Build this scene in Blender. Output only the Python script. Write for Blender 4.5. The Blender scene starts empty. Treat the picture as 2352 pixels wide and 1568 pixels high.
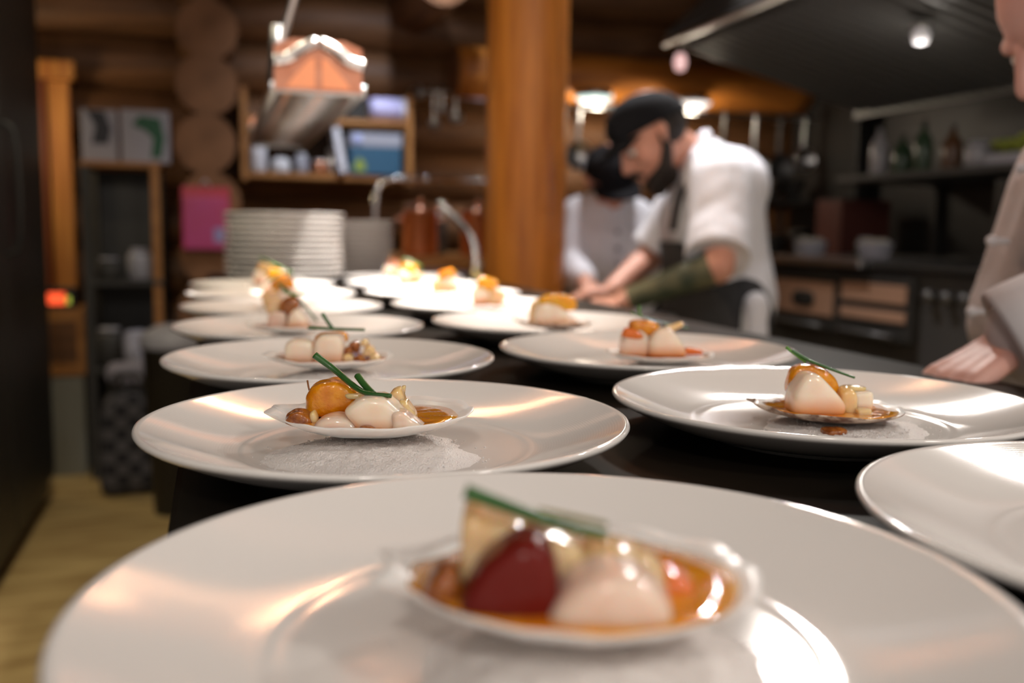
import bpy, bmesh, math, random
from mathutils import Vector, Matrix, noise
random.seed(7)
scene = bpy.context.scene
C = scene.collection
PI = math.pi
# ------------------------------------------------------------------ camera
F_PX, PITCH, ROLL, YAW, CAM_Z = 2200.8, math.radians(6.567), math.radians(0.75), math.radians(17.2), 1.043
cam_d = bpy.data.cameras.new('camera'); cam = bpy.data.objects.new('camera', cam_d); C.objects.link(cam)
cam_d.sensor_width = 36.0; cam_d.lens = 36.0*F_PX/2352
cam_d.clip_start = 0.01; cam_d.clip_end = 60
cam_d.dof.use_dof = True; cam_d.dof.focus_distance = 0.585; cam_d.dof.aperture_fstop = 4.1
cam.matrix_world = (Matrix.Translation((0, 0, CAM_Z)) @ Matrix.Rotation(-YAW, 4, 'Z') @
                    Matrix.Rotation(PI/2-PITCH, 4, 'X') @ Matrix.Rotation(ROLL, 4, 'Z'))
scene.camera = cam
# ------------------------------------------------------------------ world, exposure
w = bpy.data.worlds.new('world'); scene.world = w; w.use_nodes = True
w.node_tree.nodes['Background'].inputs[0].default_value = (1.0, 0.89, 0.80, 1)
w.node_tree.nodes['Background'].inputs[1].default_value = 0.55
scene.view_settings.view_transform = 'Standard'; scene.view_settings.look = 'None'
scene.view_settings.exposure = 0.2; scene.view_settings.gamma = 1.0
scene.view_settings.use_curve_mapping = False
# ------------------------------------------------------------------ helpers
def ray(px, py):
    x = (px-1176)/F_PX; y = -(py-784)/F_PX
    c, s = math.cos(ROLL), math.sin(ROLL); x, y = c*x-s*y, s*x+c*y
    d = (x, math.cos(PITCH)+y*math.sin(PITCH), -math.sin(PITCH)+y*math.cos(PITCH))
    return Vector((d[0]*math.cos(YAW)+d[1]*math.sin(YAW), -d[0]*math.sin(YAW)+d[1]*math.cos(YAW), d[2]))
def at(px, py, dep):           # a place in the room at a given distance into the room
    r = ray(px, py); t = dep/(r.x*math.sin(YAW)+r.y*math.cos(YAW))
    return Vector((0, 0, CAM_Z))+r*t
def atY(px, py, Y):
    r = ray(px, py); return Vector((0, 0, CAM_Z))+r*(Y/r.y)
def atX(px, py, X):
    r = ray(px, py); return Vector((0, 0, CAM_Z))+r*(X/r.x)
RIGHT = Vector((math.cos(YAW), -math.sin(YAW), 0)); FWD = Vector((math.sin(YAW), math.cos(YAW), 0)); UP = Vector((0, 0, 1))

def tag(o, label=None, cat=None, group=None, kind=None):
    if label: o['label'] = label
    if cat: o['category'] = cat
    if group: o['group'] = group
    if kind: o['kind'] = kind
    return o
def empty(name, loc=(0, 0, 0), rz=0, label=None, cat=None, group=None, kind=None):
    o = bpy.data.objects.new(name, None); C.objects.link(o); o.empty_display_size = .05
    o.location = loc; o.rotation_euler = (0, 0, rz)
    return tag(o, label, cat, group, kind)
def obj(name, me, m=None, parent=None, loc=None, rot=None, smooth=True):
    if isinstance(me, bmesh.types.BMesh):
        bm = me; me = bpy.data.meshes.new(name); bmesh.ops.recalc_face_normals(bm, faces=bm.faces[:]); bm.to_mesh(me); bm.free()
        for p in me.polygons: p.use_smooth = smooth
    o = bpy.data.objects.new(name, me); C.objects.link(o)
    if m is not None and not len(me.materials):
        for mm in (m if isinstance(m, (list, tuple)) else [m]): me.materials.append(mm)
    if parent: o.parent = parent
    if loc is not None: o.location = loc
    if rot is not None: o.rotation_euler = rot
    return o
def copy_tree(o, parent=None):
    c = o.copy(); C.objects.link(c); c.parent = parent
    for ch in list(o.children): copy_tree(ch, c)
    return c
def BM(): return bmesh.new()
def box(bm, lo, hi, bev=0.0):
    r = bmesh.ops.create_cube(bm, size=1)
    vs = r['verts']
    for v in vs:
        v.co = Vector([(lo[i]+hi[i])/2+v.co[i]*(hi[i]-lo[i]) for i in range(3)])
    if bev > 0:
        es = list({e for v in vs for e in v.link_edges})
        bmesh.ops.bevel(bm, geom=es, offset=bev, segments=2, profile=.6, affect='EDGES')
    return bm
def frame_of(d):
    d = Vector(d).normalized(); a = Vector((0, 0, 1)) if abs(d.z) < .9 else Vector((1, 0, 0))
    u = d.cross(a).normalized(); return u, d.cross(u).normalized(), d
def tube(bm, pts, rad, seg=10, cap=True, squash=1.0):
    pts = [Vector(p) for p in pts]; n = len(pts)
    rings = []; u = None
    for i, p in enumerate(pts):
        d = (pts[min(i+1, n-1)]-pts[max(i-1, 0)]).normalized()
        if u is None: u, v, _ = frame_of(d)
        else:
            u = (u-d*u.dot(d)).normalized(); v = d.cross(u)
        r = rad(i/(n-1)) if callable(rad) else rad
        rings.append([bm.verts.new(p+u*math.cos(2*PI*k/seg)*r+v*math.sin(2*PI*k/seg)*r*squash) for k in range(seg)])
    for a, b in zip(rings, rings[1:]):
        for k in range(seg): bm.faces.new((a[k], a[(k+1) % seg], b[(k+1) % seg], b[k]))
    if cap:
        bm.faces.new(rings[0][::-1]); bm.faces.new(rings[-1])
    return bm
def curve_pts(ctrl, n=14):     # Catmull-Rom
    P = [Vector(p) for p in ctrl]; P = [2*P[0]-P[1]]+P+[2*P[-1]-P[-2]]
    out = []
    for i in range(1, len(P)-2):
        for k in range(n):
            t = k/n
            out.append(.5*((2*P[i])+(-P[i-1]+P[i+1])*t+(2*P[i-1]-5*P[i]+4*P[i+1]-P[i+2])*t*t+(-P[i-1]+3*P[i]-3*P[i+1]+P[i+2])*t**3))
    out.append(P[-2]); return out
def lathe(bm, prof, seg=48, org=(0, 0, 0)):
    org = Vector(org); rings = []
    for r, z in prof:
        if r < 1e-6: rings.append([bm.verts.new(org+Vector((0, 0, z)))])
        else: rings.append([bm.verts.new(org+Vector((r*math.cos(2*PI*k/seg), r*math.sin(2*PI*k/seg), z))) for k in range(seg)])
    for a, b in zip(rings, rings[1:]):
        for k in range(seg):
            k2 = (k+1) % seg
            if len(a) == 1 and len(b) == 1: continue
            if len(a) == 1: bm.faces.new((a[0], b[k2], b[k]))
            elif len(b) == 1: bm.faces.new((a[k], a[k2], b[0]))
            else: bm.faces.new((a[k], a[k2], b[k2], b[k]))
    return bm
def prism(bm, poly, lo, hi, axis='Y'):    # poly in the two other axes
    def V(p, h):
        return Vector((p[0], h, p[1])) if axis == 'Y' else (Vector((h, p[0], p[1])) if axis == 'X' else Vector((p[0], p[1], h)))
    a = [bm.verts.new(V(p, lo)) for p in poly]; b = [bm.verts.new(V(p, hi)) for p in poly]
    n = len(poly)
    bm.faces.new(a); bm.faces.new(b[::-1])
    for k in range(n): bm.faces.new((a[k], b[k], b[(k+1) % n], a[(k+1) % n]))
    return bm
def blob(size, cuts=(), p=9, sub=4, nz=0.0, nf=40, seed=0, lump=None):
    """A soft-edged cut piece: rounded block of half-sizes `size` with extra cutting planes (n, d) in unit space."""
    bm = BM(); bmesh.ops.create_icosphere(bm, subdivisions=sub, radius=1)
    pl = [(Vector(n).normalized(), d) for n, d in [((1,0,0),1),((-1,0,0),1),((0,1,0),1),((0,-1,0),1),((0,0,1),1),((0,0,-1),1)]+list(cuts)]
    for v in bm.verts:
        u = v.co.normalized(); s = 0
        for n, d in pl:
            k = u.dot(n)/d
            if k > 0: s += k**p
        r = s**(-1/p)
        q = u*r
        q = Vector((q.x*size[0], q.y*size[1], q.z*size[2]))
        if nz: q += u*nz*noise.noise(q*nf+Vector((seed*3.1, seed, 0)))
        v.co = q
    return bm

# ------------------------------------------------------------------ materials
def mat(name, col, rough=.5, metal=0, spec=.5, col2=None, scale=20, stretch=(1, 1, 1), bump=0, bscale=None, bdist=.002,
        sss=0, sssr=(.01, .005, .003), coat=0, emit=None, estr=0, trans=0, ior=1.45, detail=4, rvar=0, space='Object', ramp=(.35, .65)):
    m = bpy.data.materials.new(name); m.use_nodes = True
    nt = m.node_tree; N = nt.nodes; L = nt.links; b = N['Principled BSDF']
    c4 = lambda c: (c[0], c[1], c[2], 1)
    b.inputs['Base Color'].default_value = c4(col); b.inputs['Roughness'].default_value = rough
    b.inputs['Metallic'].default_value = metal; b.inputs['Specular IOR Level'].default_value = spec
    b.inputs['IOR'].default_value = ior
    if sss:
        b.inputs['Subsurface Weight'].default_value = sss; b.inputs['Subsurface Radius'].default_value = sssr
        b.inputs['Subsurface Scale'].default_value = 1.0
    if coat: b.inputs['Coat Weight'].default_value = coat; b.inputs['Coat Roughness'].default_value = .05
    if trans: b.inputs['Transmission Weight'].default_value = trans
    if emit: b.inputs['Emission Color'].default_value = c4(emit); b.inputs['Emission Strength'].default_value = estr
    tc = None
    if col2 or bump or rvar:
        tc = N.new('ShaderNodeTexCoord'); mp = N.new('ShaderNodeMapping'); mp.inputs['Scale'].default_value = stretch
        L.new(tc.outputs[space], mp.inputs['Vector'])
        nz = N.new('ShaderNodeTexNoise'); nz.inputs['Scale'].default_value = scale; nz.inputs['Detail'].default_value = detail
        L.new(mp.outputs[0], nz.inputs['Vector'])
        if col2:
            r = N.new('ShaderNodeValToRGB'); r.color_ramp.elements[0].position = ramp[0]; r.color_ramp.elements[1].position = ramp[1]
            r.color_ramp.elements[0].color = c4(col); r.color_ramp.elements[1].color = c4(col2)
            L.new(nz.outputs['Fac'], r.inputs[0]); L.new(r.outputs[0], b.inputs['Base Color'])
        if rvar:
            mr = N.new('ShaderNodeMapRange'); mr.inputs['To Min'].default_value = max(0, rough-rvar); mr.inputs['To Max'].default_value = rough+rvar
            L.new(nz.outputs['Fac'], mr.inputs['Value']); L.new(mr.outputs[0], b.inputs['Roughness'])
        if bump:
            n2 = N.new('ShaderNodeTexNoise'); n2.inputs['Scale'].default_value = bscale or scale; n2.inputs['Detail'].default_value = 3
            L.new(mp.outputs[0], n2.inputs['Vector'])
            bp = N.new('ShaderNodeBump'); bp.inputs['Strength'].default_value = bump; bp.inputs['Distance'].default_value = bdist
            L.new(n2.outputs['Fac'], bp.inputs['Height']); L.new(bp.outputs[0], b.inputs['Normal'])
    return m
def lin(r, g, b):
    f = lambda v: ((v/255+.055)/1.055)**2.4 if v > 10 else v/255/12.92
    return (f(r), f(g), f(b))
M = {}
M['porcelain'] = mat('porcelain', (.80, .775, .75), .10, spec=.5, coat=.3)
M['steel_table'] = mat('steel_table', (.007, .0062, .005), .5, spec=.06, col2=(.020, .012, .007), scale=3, stretch=(2, .6, 1), rvar=.06)
M['steel'] = mat('steel', (.55, .55, .55), .28, metal=1)
M['chrome'] = mat('chrome', (.8, .8, .8), .12, metal=1)
M['dark_steel'] = mat('dark_steel', (.10, .10, .10), .42, metal=.7, col2=(.14, .14, .135), scale=3)
M['hood'] = mat('hood_steel', (.085, .083, .078), .5, metal=.25)
M['hood_rib'] = mat('hood_rib', (.13, .127, .12), .45, metal=.3)
M['black'] = mat('black_paint', (.018, .018, .017), .45, col2=(.028, .027, .025), scale=4)
M['charcoal'] = mat('charcoal', (.045, .043, .04), .6)
M['log'] = mat('log_wood', lin(116, 78, 46), .6, col2=lin(88, 57, 32), scale=5, stretch=(.6, 6, 6), bump=.3, bscale=12)
M['log_y'] = mat('log_wood_y', lin(116, 78, 46), .6, col2=lin(88, 57, 32), scale=5, stretch=(6, .6, 6), bump=.3, bscale=12)
M['log_end'] = mat('log_end_grain', lin(132, 90, 58), .7, col2=lin(112, 74, 44), scale=8)
M['log_gold'] = mat('log_golden', lin(196, 122, 42), .45, col2=lin(160, 92, 30), scale=5, stretch=(7, 7, .5), bump=.3, bscale=9)
M['beam'] = mat('beam_wood', lin(190, 118, 45), .5, col2=lin(150, 88, 32), scale=5, stretch=(.6, 6, 6))
M['board'] = mat('board_wood', lin(176, 122, 66), .5, col2=lin(150, 98, 48), scale=6, stretch=(1, 8, 8))
M['jamb'] = mat('jamb_wood', lin(200, 138, 66), .5, col2=lin(160, 96, 40), scale=5, stretch=(9, 9, .5))
M['jamb_dark'] = mat('jamb_red', lin(140, 74, 34), .5, col2=lin(112, 54, 24), scale=5, stretch=(9, 9, .5))
M['chink'] = mat('chinking', lin(52, 38, 28), .9)
M['floor'] = mat('floor_wood', lin(196, 172, 120), .45, col2=lin(158, 132, 86), scale=3.5, stretch=(1, 5, 1))
M['white_paper'] = mat('white_paper', (.75, .75, .78), .7)
M['grey_plastic'] = mat('grey_plastic', (.35, .35, .40), .5)
M['white_plastic'] = mat('white_plastic', (.72, .72, .78), .35)
M['cloth_white'] = mat('white_cotton', (.74, .745, .80), .85, bump=.25, bscale=60, bdist=.004, scale=8)
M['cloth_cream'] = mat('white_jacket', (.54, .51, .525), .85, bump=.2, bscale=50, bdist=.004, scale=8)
M['apron'] = mat('apron_charcoal', (.030, .028, .028), .85, bump=.2, bscale=60, bdist=.003, scale=8)
M['trouser'] = mat('trouser_black', (.025, .025, .028), .85)
M['cap'] = mat('cap_black', (.007, .007, .009), .9, spec=.2)
M['hair'] = mat('hair_dark', (.016, .011, .008), .7, bump=.5, bscale=120, bdist=.004)
M['skin'] = mat('skin', (.56, .27, .19), .5, col2=(.62, .32, .23), scale=14, sss=.15)
M['skin_pink'] = mat('skin_pink', (.62, .33, .28), .5, col2=(.66, .38, .32), scale=14, sss=.15)
M['tattoo'] = mat('tattooed_skin', (.035, .05, .03), .55, col2=(.16, .15, .08), scale=16, ramp=(.4, .7))
M['copper'] = mat('copper', (.86, .42, .26), .22, metal=1)
M['copper_dull'] = mat('copper_dull', (.50, .20, .12), .35, metal=.8, col2=(.62, .30, .20), scale=25)
M['glass_reflection'] = mat('oven_glass_reflection', (.50, .30, .20), .3, metal=.3)  # oven panes: reflected warm light put into the base colour
# food
def stained(m, col, lo=.10, hi=.55):      # sauce soaked into the lower side
    nt = m.node_tree; N = nt.nodes; L = nt.links; b = N['Principled BSDF']; src = b.inputs['Base Color'].links[0].from_socket
    tc = N.new('ShaderNodeTexCoord'); sp = N.new('ShaderNodeSeparateXYZ'); L.new(tc.outputs['Generated'], sp.inputs[0])
    mr = N.new('ShaderNodeMapRange'); mr.inputs['From Min'].default_value = lo; mr.inputs['From Max'].default_value = hi; mr.inputs['To Min'].default_value = 1; mr.inputs['To Max'].default_value = 0
    L.new(sp.outputs[2], mr.inputs['Value']); mx = N.new('ShaderNodeMix'); mx.data_type = 'RGBA'
    L.new(mr.outputs[0], mx.inputs[0]); L.new(src, mx.inputs[6]); mx.inputs[7].default_value = (*col, 1); L.new(mx.outputs[2], b.inputs['Base Color'])
    return m
M['shell_in'] = mat('shell_inside', (.86, .76, .71), .30, col2=(.90, .84, .80), scale=30, sss=.8, sssr=(.010, .007, .006))
M['shell_out'] = mat('shell_outside', (.90, .84, .78), .45, col2=(.86, .76, .70), scale=40, sss=.8, sssr=(.010, .007, .006))
M['shell_brown'] = mat('shell_brown', (.20, .11, .075), .4, col2=(.62, .50, .40), scale=130, ramp=(.42, .60))
M['salt'] = mat('salt', (.86, .82, .80), .5, bump=1.0, bscale=900, bdist=.0018, sss=.2, sssr=(.008, .006, .005))
M['scallop'] = mat('scallop_flesh', (.90, .72, .57), .22, col2=(.92, .79, .66), scale=60, sss=.7, sssr=(.012, .007, .004), coat=.4, bump=.15, bscale=120, bdist=.001)
M['scallop_pink'] = mat('scallop_flesh_pink', (.80, .56, .44), .2, col2=(.84, .66, .55), scale=60, sss=.7, sssr=(.012, .006, .004), coat=.5, bump=.15, bscale=120, bdist=.001)
M['scallop_gold'] = mat('scallop_flesh_gold', (.74, .46, .20), .2, col2=(.80, .58, .34), scale=50, sss=.7, sssr=(.012, .006, .002), coat=.5)
stained(M['scallop'], (.74, .30, .09), .05, .5); stained(M['scallop_pink'], (.74, .34, .16), .0, .4)
M['onion'] = mat('onion_pale', (.76, .47, .18), .15, col2=(.82, .58, .32), scale=60, sss=.8, sssr=(.012, .008, .003), coat=.6)
M['citrus'] = mat('citrus_flesh', (.64, .20, .003), .12, col2=(.78, .33, .008), scale=90, sss=.45, sssr=(.012, .005, .001), coat=.6, bump=.6, bscale=330, bdist=.0014)
M['citrus_yellow'] = mat('citrus_yellow', (.85, .45, .02), .2, col2=(.80, .36, .01), scale=100, sss=.7, sssr=(.012, .006, .001), coat=.5)
M['caramel'] = mat('caramelised', (.20, .045, .004), .12, col2=(.42, .14, .016), scale=200, sss=.2, sssr=(.008, .003, .001), coat=.6, bump=.7, bscale=330, bdist=.0015)
M['tomato'] = mat('tomato_red', (.13, .007, .004), .25, spec=.25, col2=(.14, .012, .008), scale=60, sss=.1, sssr=(.010, .002, .001))
M['carrot'] = mat('carrot_orange', (.72, .17, .015), .2, sss=.5, sssr=(.008, .003, .001), coat=.5)
M['sauce'] = mat('sauce_orange', (.64, .18, .004), .07, col2=(.78, .31, .008), scale=60, sss=.4, sssr=(.008, .003, .001), coat=.8, bump=.25, bscale=260, bdist=.0012)
M['sauce_dark'] = mat('sauce_amber', (.42, .09, .005), .07, col2=(.58, .18, .008), scale=60, sss=.4, sssr=(.008, .003, .001), coat=.8, bump=.25, bscale=260, bdist=.0012)
M['chive'] = mat('chive_green', (.018, .075, .014), .35, col2=(.03, .12, .022), scale=60, stretch=(1, 1, 1), sss=.15, sssr=(.002, .004, .001), coat=.2)
M['chive_light'] = mat('chive_light', (.06, .20, .02), .35, col2=(.10, .26, .04), scale=60, sss=.2, sssr=(.002, .004, .001), coat=.2)
M['chive_olive'] = mat('chive_olive', (.10, .12, .01), .35, col2=(.20, .17, .01), scale=90)
M['twig'] = mat('herb_twig', (.22, .08, .015), .5)

# ------------------------------------------------------------------ lamps: hanging heat strip in view, plus added and assumed ones
def added_spot(loc, energy, size, aim, label, col=(1, .93, .86), spread=2.0, glow=6):
    """A small round added ceiling spot: tin can on a rod with a bright disc lens."""
    t = empty('added_ceiling_spot', loc, 0, label, 'lamp', 'added ceiling spots over the pass')
    d = (Vector(aim)-Vector(loc)).normalized(); q = d.to_track_quat('-Z', 'Y'); r = size
    bm = BM(); lathe(bm, [(r*.5, .16), (r*.9, .13), (r*1.12, .06), (r*1.12, -.01), (r*1.06, -.01), (r*1.05, .05), (0, .055)], 24)
    o = obj('can', bm, M['charcoal'], t); o.rotation_mode = 'QUATERNION'; o.rotation_quaternion = q
    bm = BM(); lathe(bm, [(0, .012), (r, .012), (r, .005), (0, .002)], 24)
    o = obj('lens', bm, mat('added_lens_glow', (1, 1, 1), .5, emit=col, estr=glow), t); o.rotation_mode = 'QUATERNION'; o.rotation_quaternion = q
    bm = BM(); tube(bm, [Vector((0, 0, .1)), Vector((0, 0, 3.05-loc[2]))], .008, 8); obj('rod', bm, M['charcoal'], t)
    ld = bpy.data.lights.new('added_spot_light', 'AREA'); ld.shape = 'DISK'; ld.size = r*2; ld.energy = energy; ld.color = col; ld.spread = spread
    lo = bpy.data.objects.new('added_spot_light', ld); C.objects.link(lo); lo.parent = t
    lo.rotation_mode = 'QUATERNION'; lo.rotation_quaternion = q; lo.location = d*.006
    return t
added_spot((.62, 2.05, 2.35), 12, .055, (.33, 1.90, .9), 'assumed round black ceiling spot hanging unseen over the far plates', spread=1.0)
added_spot((1.35, 3.0, 2.6), 7, .055, (1.45, 2.5, 1.2), 'added round black ceiling spot hanging unseen above the bearded cook', col=(1, .97, .98), spread=1.15)
added_spot((.80, 3.45, 2.65), 4, .05, (.72, 4.4, 1.30), 'added round black ceiling spot aimed unseen at the wall shelf', col=(.80, .87, 1), spread=1.2)
added_spot((-.30, 2.2, 2.6), 9, .06, (-.25, 2.6, 0), 'added round black ceiling spot hanging unseen over the aisle', col=(1, .86, .62))
added_spot((1.60, 2.42, 2.10), 6.0, .06, (.42, .75, .9), 'assumed round black ceiling spot hanging unseen before the hood lip', spread=2.2)
added_spot((1.62, 1.08, 2.08), 2.2, .05, (.35, .45, .9), 'assumed round black ceiling spot hanging unseen right of the nearest plates', spread=2.2)

def globe(loc, energy, label):  # unseen glowing globes added to light the near plates from behind the camera
    t = empty('fill_globe', loc, 0, label, 'lamp', 'added fill globes behind the viewer')
    bm = BM(); bmesh.ops.create_uvsphere(bm, u_segments=24, v_segments=14, radius=.13); obj('glow_sphere', bm, mat('fill_glow', (1, 1, 1), .5, emit=(1, .91, .82), estr=energy), t)
    bm = BM(); lathe(bm, [(0, .122), (.05, .122), (.045, .16), (.012, .18), (0, .18)], 16); obj('cap', bm, M['charcoal'], t)
    bm = BM(); tube(bm, [(0, 0, .17), (0, 0, 3.2-loc[2])], .006, 6); obj('rod', bm, M['charcoal'], t)
globe((-.55, -1.15, 2.35), 60, 'added white fill globe hanging unseen behind the viewer on the left')
globe((1.25, -1.05, 2.35), 60, 'added white fill globe hanging unseen behind the viewer on the right')
def heat_lamp(Xc, Y0, Y1, z, wd, label, glow, tubes=None):
    t = empty('heat_lamp', (Xc, (Y0+Y1)/2, z), 0, label, 'heat lamp', 'heat lamps over the pass')
    hl = (Y1-Y0)/2; h = wd/2
    # folded reflector housing, open below: two curved wings meeting on a spine
    prof = []
    for s in (-1, 1):
        pts = [(s*(h*(1-k/8)), .002+.062*math.sin(k/8*PI/2)) for k in range(9)]
        bm = BM()
        lo = [[bm.verts.new((x, y, zz+dz)) for x, zz in pts for dz in (0,)] for y in (-hl, hl) for dz in (0,)]
        up = [[bm.verts.new((x, y, zz+.004)) for x, zz in pts] for y in (-hl, hl)]
        n = len(pts)
        for k in range(n-1):
            bm.faces.new((lo[0][k], lo[0][k+1], lo[1][k+1], lo[1][k])); bm.faces.new((up[0][k], up[1][k], up[1][k+1], up[0][k+1]))
            bm.faces.new((lo[0][k], up[0][k], up[0][k+1], lo[0][k+1])); bm.faces.new((lo[1][k], lo[1][k+1], up[1][k+1], up[1][k]))
        bm.faces.new((lo[0][0], lo[1][0], up[1][0], up[0][0]))
        obj('reflector_wing', bm, M['steel'], t)
    # guard frame below with cross wires
    bm = BM()
    for s in (-1, 1): box(bm, (s*h-.008, -hl, -.016), (s*h+.008, hl, .004), .002)
    for y in (-hl, hl-.016): box(bm, (-h, y, -.016), (h, y+.016, .0), .002)
    obj('guard_frame', bm, M['steel'], t)
    ny = int((Y1-Y0)/.05); wire = None
    for k in range(1, ny):
        if wire is None:
            bm = BM(); tube(bm, [(-h, 0, -.010), (h, 0, -.010)], .0022, 6); wire = obj('guard_wire', bm, M['steel'], t)
            wr = wire
        else: wr = obj('guard_wire', wire.data, None, t)
        wr.location = (0, -hl+k*(2*hl/ny), 0)
    # glowing tubes
    gm = mat('heat_glow', (.4, .1, .03), .4, emit=(1, .48, .25), estr=glow)
    if tubes is None:
        for s in (-1, 1):
            bm = BM(); tube(bm, [(s*h*.42, -hl+.03, .022), (s*h*.42, hl-.03, .022)], .0035, 10); obj('heating_tube', bm, gm, t)
    else:
        for yc in tubes:
            y = yc-(Y0+Y1)/2
            bm = BM(); tube(bm, [(0, y-.055, .020), (0, y+.055, .020)], .009, 12); hb = obj('heating_bulb', bm, gm, t)
            for e in (-1, 1):
                bm = BM(); tube(bm, [(0, y+e*.056, .020), (0, y+e*.085, .030)], .008, 10); obj('bulb_socket', bm, M['dark_steel'], hb)
    gmw = mat('end_glow', (.5, .2, .1), .4, emit=(1, .36, .16), estr=.42)
    # end plate of thin copper with two grey curved edges
    for y, nm in ((-hl, -1), (hl, 1)):
        bm = BM(); pl = [(-h, -.012), (h, -.012), (h, .07), (h*.6, .083), (-h*.6, .083), (-h, .07)]
        prism(bm, pl, y-.002 if nm < 0 else y, y if nm < 0 else y+.002, 'Y')
        ep = obj('end_plate', bm, M['copper_dull'], t, smooth=False)
        for s in (-1, 1):
            bm = BM(); tube(bm, curve_pts([(s*.004, y+nm*.006, .078), (s*h*.35, y+nm*.008, .066), (s*h*.7, y+nm*.008, .046), (s*h*1.02, y+nm*.006, .040)], 6), .011, 8)
            obj('curved_bracket', bm, M['steel'], ep)
            bm = BM(); prism(bm, [(s*h*.08, -.006), (s*h*.74, -.006), (s*h*.52, .018), (s*h*.22, .046), (s*h*.08, .050)], y+nm*.0022, y+nm*.0042, 'Y')
            obj('glow_window', bm, gmw, ep, smooth=False)
    # hanging cord and junction
    y = -hl+.02
    bm = BM(); tube(bm, [(-h*1.0, y, .02), (-h*1.0+.012, y+.01, .07), (-h+.075, y+.02, .27), (-h+.075+(2.9-z-.27)*.27, y+.03, 2.9-z)], .0075, 8)
    obj('hanging_cord', bm, M['steel'], t)
    bm = BM(); tube(bm, [(-h*1.0, y, .0), (-h*1.0+.008, y+.01, .11)], .012, 10); obj('cord_clamp', bm, M['dark_steel'], t)
    return t
heat_lamp(.195, 1.90, 3.20, 1.315, .165, 'hanging heat lamp strip with grey underside and copper glowing end above the plate stacks', .5)
heat_lamp(.30, 1.05, 1.84, 1.64, .165, 'assumed heat lamp strip hanging unseen high over the left row of plates', 80, (1.62,))  # assumed strip above the view, giving orange reflections on the plates
heat_lamp(.80, 1.20, 2.02, 1.66, .165, 'assumed heat lamp strip hanging unseen high over the right edge of the pass', 70, (1.30, 1.95))  # second unseen strip, assumed for the orange streaks on the right

# ------------------------------------------------------------------ room shell
def struct(name, bm=None, m=None, parent=None, smooth=False):
    o = obj(name, bm, m, parent, smooth=smooth) if bm is not None else empty(name)
    o['kind'] = 'structure'; return o
bm = BM(); box(bm, (-2.2, -1.2, -.05), (4.2, 6.2, 0)); struct('floor', bm, M['floor'])
def log_mesh(L, r, axis, seed=0, m=None):
    bm = BM(); n = 24; seg = 22; rings = []
    for i in range(n+1):
        t = -L/2+L*i/n; ring = []
        for k in range(seg):
            a = 2*PI*k/seg
            rr = r*(1+.05*noise.noise(Vector((t*.9+seed*5, math.cos(a)*.8, math.sin(a)*.8+seed))))
            u, v = rr*math.cos(a), rr*math.sin(a)
            ring.append(bm.verts.new({'X': (t, u, v), 'Y': (u, t, v), 'Z': (u, v, t)}[axis]))
        rings.append(ring)
    for a, b in zip(rings, rings[1:]):
        for k in range(seg): bm.faces.new((a[k], a[(k+1) % seg], b[(k+1) % seg], b[k]))
    for ring in (rings[0], rings[-1]):
        f = bm.faces.new(ring if ring is rings[-1] else ring[::-1]); f.material_index = 1
    me = bpy.data.meshes.new('log'); bmesh.ops.recalc_face_normals(bm, faces=bm.faces[:]); bm.to_mesh(me); bm.free()
    for p in me.polygons: p.use_smooth = p.material_index == 0
    return me
bm = BM(); box(bm, (-1.6, -.2, 2.9), (3.6, 5.0, 2.98)); struct('ceiling', bm, M['log'])
bm = BM(); box(bm, (3.42, -.2, 0), (3.5, 4.98, 2.9)); struct('wall_right', bm, M['chink'])
bm = BM(); box(bm, (-1.6, -.2, 0), (-1.5, 4.98, 2.9)); struct('wall_left', bm, M['chink'])
# back wall: horizontal logs
bm = BM(); box(bm, (-2.0, 4.86, 0), (3.4, 4.98, 3.0)); wb = struct('wall_back', bm, M['chink'])
lm = [log_mesh(5.3, .128, 'X', s) for s in range(3)]
for k in range(12):
    o = obj('log', lm[k % 3], [M['log'], M['log_end']], wb, (.7, 4.78, .12+k*.236))
# cross wall whose log ends show, coming forward from the back wall
bm = BM(); box(bm, (-.045, 4.36, 0), (.005, 4.84, 2.6)); ws = struct('wall_partition', bm, M['chink'])
sm_ = [log_mesh(.42, .125, 'Y', 9+s) for s in range(3)]
for k, z in enumerate((.22, .45, .69, .92, 1.155, 1.392, 1.635, 1.862, 2.10, 2.33)):
    o = obj('log', sm_[k % 3], [M['log_y'], M['log_end']], ws, (-.022+.008*math.sin(k*2.1), 4.50, z))
# left side: tall black cabinets along the aisle
def tall_cabinet(Y0, Y1, label, n):
    t = empty('tall_cabinet', (-1.0, (Y0+Y1)/2, 0), 0, label, 'cabinet', 'tall black cabinets along the aisle')
    hy = (Y1-Y0)/2
    bm = BM(); box(bm, (-.4, -hy, .02), (.37, hy, 2.45), .01); obj('carcass', bm, M['black'], t, smooth=False)
    for k in range(n):
        y0 = -hy+.01+k*(2*hy-.02)/n; y1 = y0+(2*hy-.02)/n-.01
        bm = BM(); box(bm, (.37, y0, .10), (.395, y1, 2.40), .006); d = obj('door', bm, M['black'], t, smooth=False)
        bm = BM(); tube(bm, curve_pts([(.393, y0+.05, .95), (.43, y0+.05, 1.0), (.43, y0+.05, 1.3), (.393, y0+.05, 1.35)], 5), .008, 8); obj('handle', bm, M['black'], d)
    return t
tall_cabinet(2.45, 3.97, 'tall black cabinet at the far end of the aisle, left edge of the view', 2)
tall_cabinet(.9, 2.44, 'tall black cabinet at the near end of the aisle, beside the far one', 2)
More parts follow.
